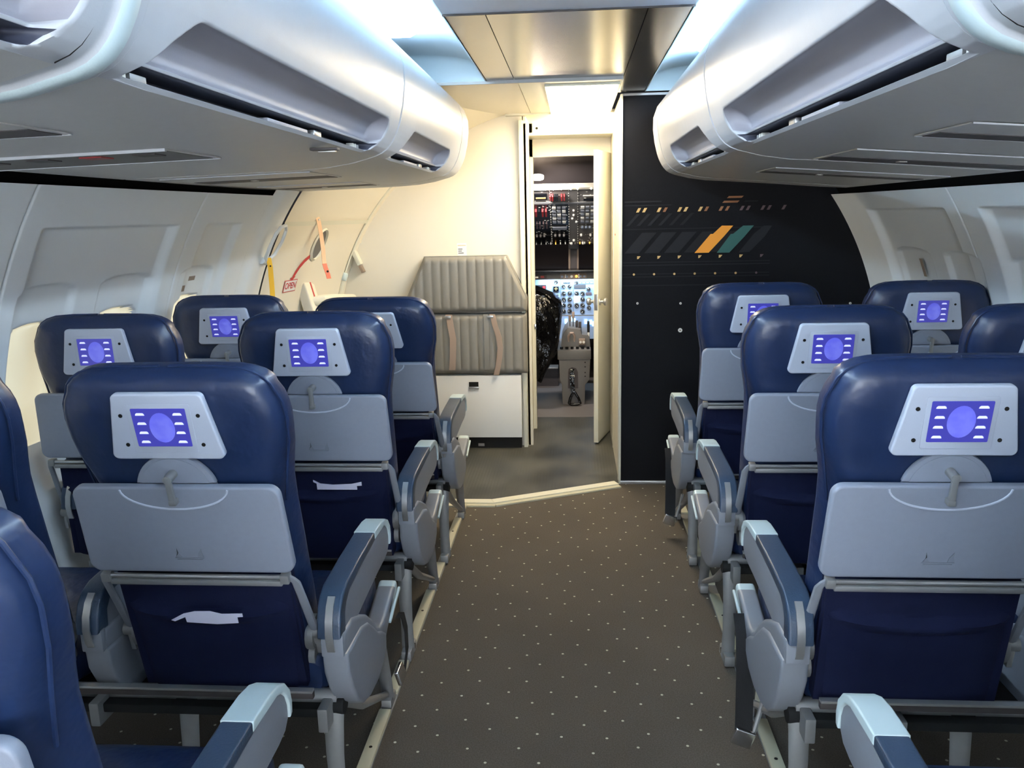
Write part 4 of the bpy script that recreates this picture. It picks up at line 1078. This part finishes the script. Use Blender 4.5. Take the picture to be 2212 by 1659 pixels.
# centre pedestal
P_ = empty('centre_pedestal', (-.005,6.2,0)); tag(P_, 'grey throttle pedestal with levers, standing between the pilot seats', 'control pedestal')
def pput(mb, nm):
    o = mb.build(nm); o.parent = P_; o.matrix_parent_inverse = Matrix.Translation(-P_.location); return o
mb = MB(); mb.prism([(-.096,.0),(.078,.0),(.082,.157),(.116,.200),(.122,.36),(-.120,.36),(-.116,.200),(-.098,.158)], 6.2, 6.75, 'cpitl' if 'cpitl' in M else 'aludull2' if 'aludull2' in M else 'plastic2' if 'plastic2' in M else 'pedes' if 'pedes' in M else 'cpit', 'y', .006)
mb.box(-.131,.127,6.19,6.80,.358,.433,'cpit',.006)
for z in (.225,.255,.30,.335): mb.cyl((.082,6.2,z),(0,-1,0),.005,.003,'black',10)
mb.prism([(-.052,.13),(-.05,.25),(-.045,.285),(-.02,.298),(.012,.290),(.026,.26),(.028,.13)], 6.2-.002, 6.21, 'cpitdk', 'y')
pput(mb, 'pedestal_body')
mb = MB(); mb.prism([(-.105,.433),(.127,.433),(.12,.50),(.105,.525),(.06,.53),(.05,.57),(-.05,.585),(-.08,.55),(-.10,.50)], 6.35, 6.78, 'cpit', 'y', .006)
for k in range(6): mb.cyl((-.10+k*.041,6.24,.433),(0,0,1),.012,.018,'gdark',12)
mb.box(.035,.085,6.30,6.40,.455,.50,'tagt',.005)
for x in (.048,.073): mb.cyl((x,6.30,.478),(0,-1,0),.010,.008,'white',14)
pput(mb, 'quadrant')
for x, z, m in ((-.035,.655,'tagt'),(-.008,.68,'orange3' if 'orange3' in M else 'strap'),(.02,.61,'cpitdk'),(.045,.60,'cpitdk')):
    mb = MB(); mb.tube([(x,6.5,.54),(x,6.45,z-.02)], .005, 'alu', 8); mb.box(x-.011,x+.011,6.43,6.46,z-.03,z+.02,m,.004); pput(mb, 'throttle_lever')
mb = MB(); mb.tube([(-.045,6.36,.47),(-.046,6.35,.52),(-.03,6.34,.545),(-.012,6.34,.545),(.0,6.35,.52),(-.0,6.36,.47)], .010, 'strap', 10); pput(mb, 'thrust_lever_grip')
mb = MB(); mb.box(.102,.122,6.4,6.5,.45,.62,'black',.004); mb.box(.103,.121,6.392,6.40,.50,.54,'white',.003); pput(mb, 'flap_lever')
mb = MB(); mb.cyl((-.135,6.55,.50),(1,0,0),.06,.012,'black',28); mb.cyl((-.137,6.55,.50),(1,0,0),.03,.016,'alu',20); pput(mb, 'trim_wheel')
mb = MB()
mb.strip([(-.018,6.19,.285),(-.02,6.175,.25),(-.018,6.165,.18),(-.012,6.16,.10)], (.034,0,0), .010, 'gloss')
mb.tube([(-.012,6.16,.11),(-.035,6.155,.06),(-.045,6.15,.022),(-.03,6.15,.012),(.02,6.15,.012),(.045,6.15,.022),(.03,6.155,.06),(.0,6.16,.11)], .010, 'gloss', 10)
mb.box(-.034,.0,6.168,6.176,.225,.24,'white',.002)
tag(mb.build('crotch_strap'), 'glossy black strap loop hanging against the back of the throttle pedestal', 'strap')
mb = MB()   # black cover over the pilot seat
def cov(u, v):
    z = .20+v*.72; xr = interp(z, [.20,.27,.43,.665,.80,.86,.92], [-.25,-.22,-.13,-.095,-.085,-.15,-.29]); xl = -.60
    t = u*2*pi; c, s_ = cos(t), sin(t); hx = (xr-xl)/2; fold = .012*sin(9*t+z*14)+.008*sin(23*z+3*t)
    return ((xl+xr)/2+hx*math.copysign(abs(c)**.6, c), 6.22+.16*math.copysign(abs(s_)**.6, s_)*(1-.5*max(0, v-.8)/.2)+fold, z+.01*sin(5*t))
mb.grid(cov, 48, 26, 'gloss')
ps = mb.build('pilot_seat_cover', ang=25); PSE = empty('pilot_seat', (-.45,6.2,0)); tag(PSE, 'pilot seat draped in glossy black plastic, left of the throttle pedestal', 'seat'); ps.parent = PSE; ps.matrix_parent_inverse = Matrix.Translation(-PSE.location)
mb = MB(); mb.box(-.62,-.30,5.98,6.40,.16,.20,'cpitdk',.01); mb.box(-.50,-.40,6.1,6.3,0,.17,'cpitdk',.01)
pb = mb.build('seat_base'); pb.parent = PSE; pb.matrix_parent_inverse = Matrix.Translation(-PSE.location)
mb = MB(); mb.box(-.9,-.14,6.85,6.98,.16,.175,'alu',.003); mb.box(-.9,-.14,6.9,6.98,0,.16,'cpitdk')
tag(mb.build('foot_rail'), 'bright metal foot rail on the cockpit floor left of the pedestal', 'rail')
mb = MB(); mb.cyl((-.262,6.12,1.74),(0,-.3,-1),.045,.02,'warm',20)
tag(mb.build('dome_light'), 'glowing dome light at the rear edge of the cockpit overhead panel', 'lamp')

# end wall behind the camera
mb = MB(); mb.box(-1.8,1.8,YF-.03,YF,0,2.28,'liner'); struct(mb.build('wall_back', smooth=False))

# ================================================================== LIGHTS
def area(name, loc, rot, sx, sy, col, e, spread=180):
    l = bpy.data.lights.new(name, 'AREA'); l.shape = 'RECTANGLE'; l.size = sx; l.size_y = sy; l.color = col; l.energy = e; l.spread = math.radians(spread)
    o = bpy.data.objects.new(name, l); C.objects.link(o); o.location = loc; o.rotation_euler = rot; return o
area('instrument_lamp', (-.05,6.93,.915), (math.radians(20),0,0), .5, .04, (.55,.78,1.), 1.6)
area('aft_fill_light', (0,YF+.05,.95), (math.radians(102),0,math.radians(180)), 2.2, 1.5, (.93,.96,1.), 125)  # unseen fill added behind the camera to brighten seat backs and sidewalls
area('cockpit_dome', (-.25,6.05,1.70), (math.radians(35),0,0), .12, .12, (1.,.92,.86), 9)
w = bpy.data.worlds.new('world'); bpy.context.scene.world = w; w.use_nodes = True
w.node_tree.nodes['Background'].inputs[0].default_value = (.02,.02,.022,1); w.node_tree.nodes['Background'].inputs[1].default_value = .5

sc = bpy.context.scene
sc.view_settings.view_transform = 'Standard'; sc.view_settings.look = 'None'; sc.view_settings.gamma = 1.; sc.view_settings.use_curve_mapping = False
sc.view_settings.exposure = 1.0
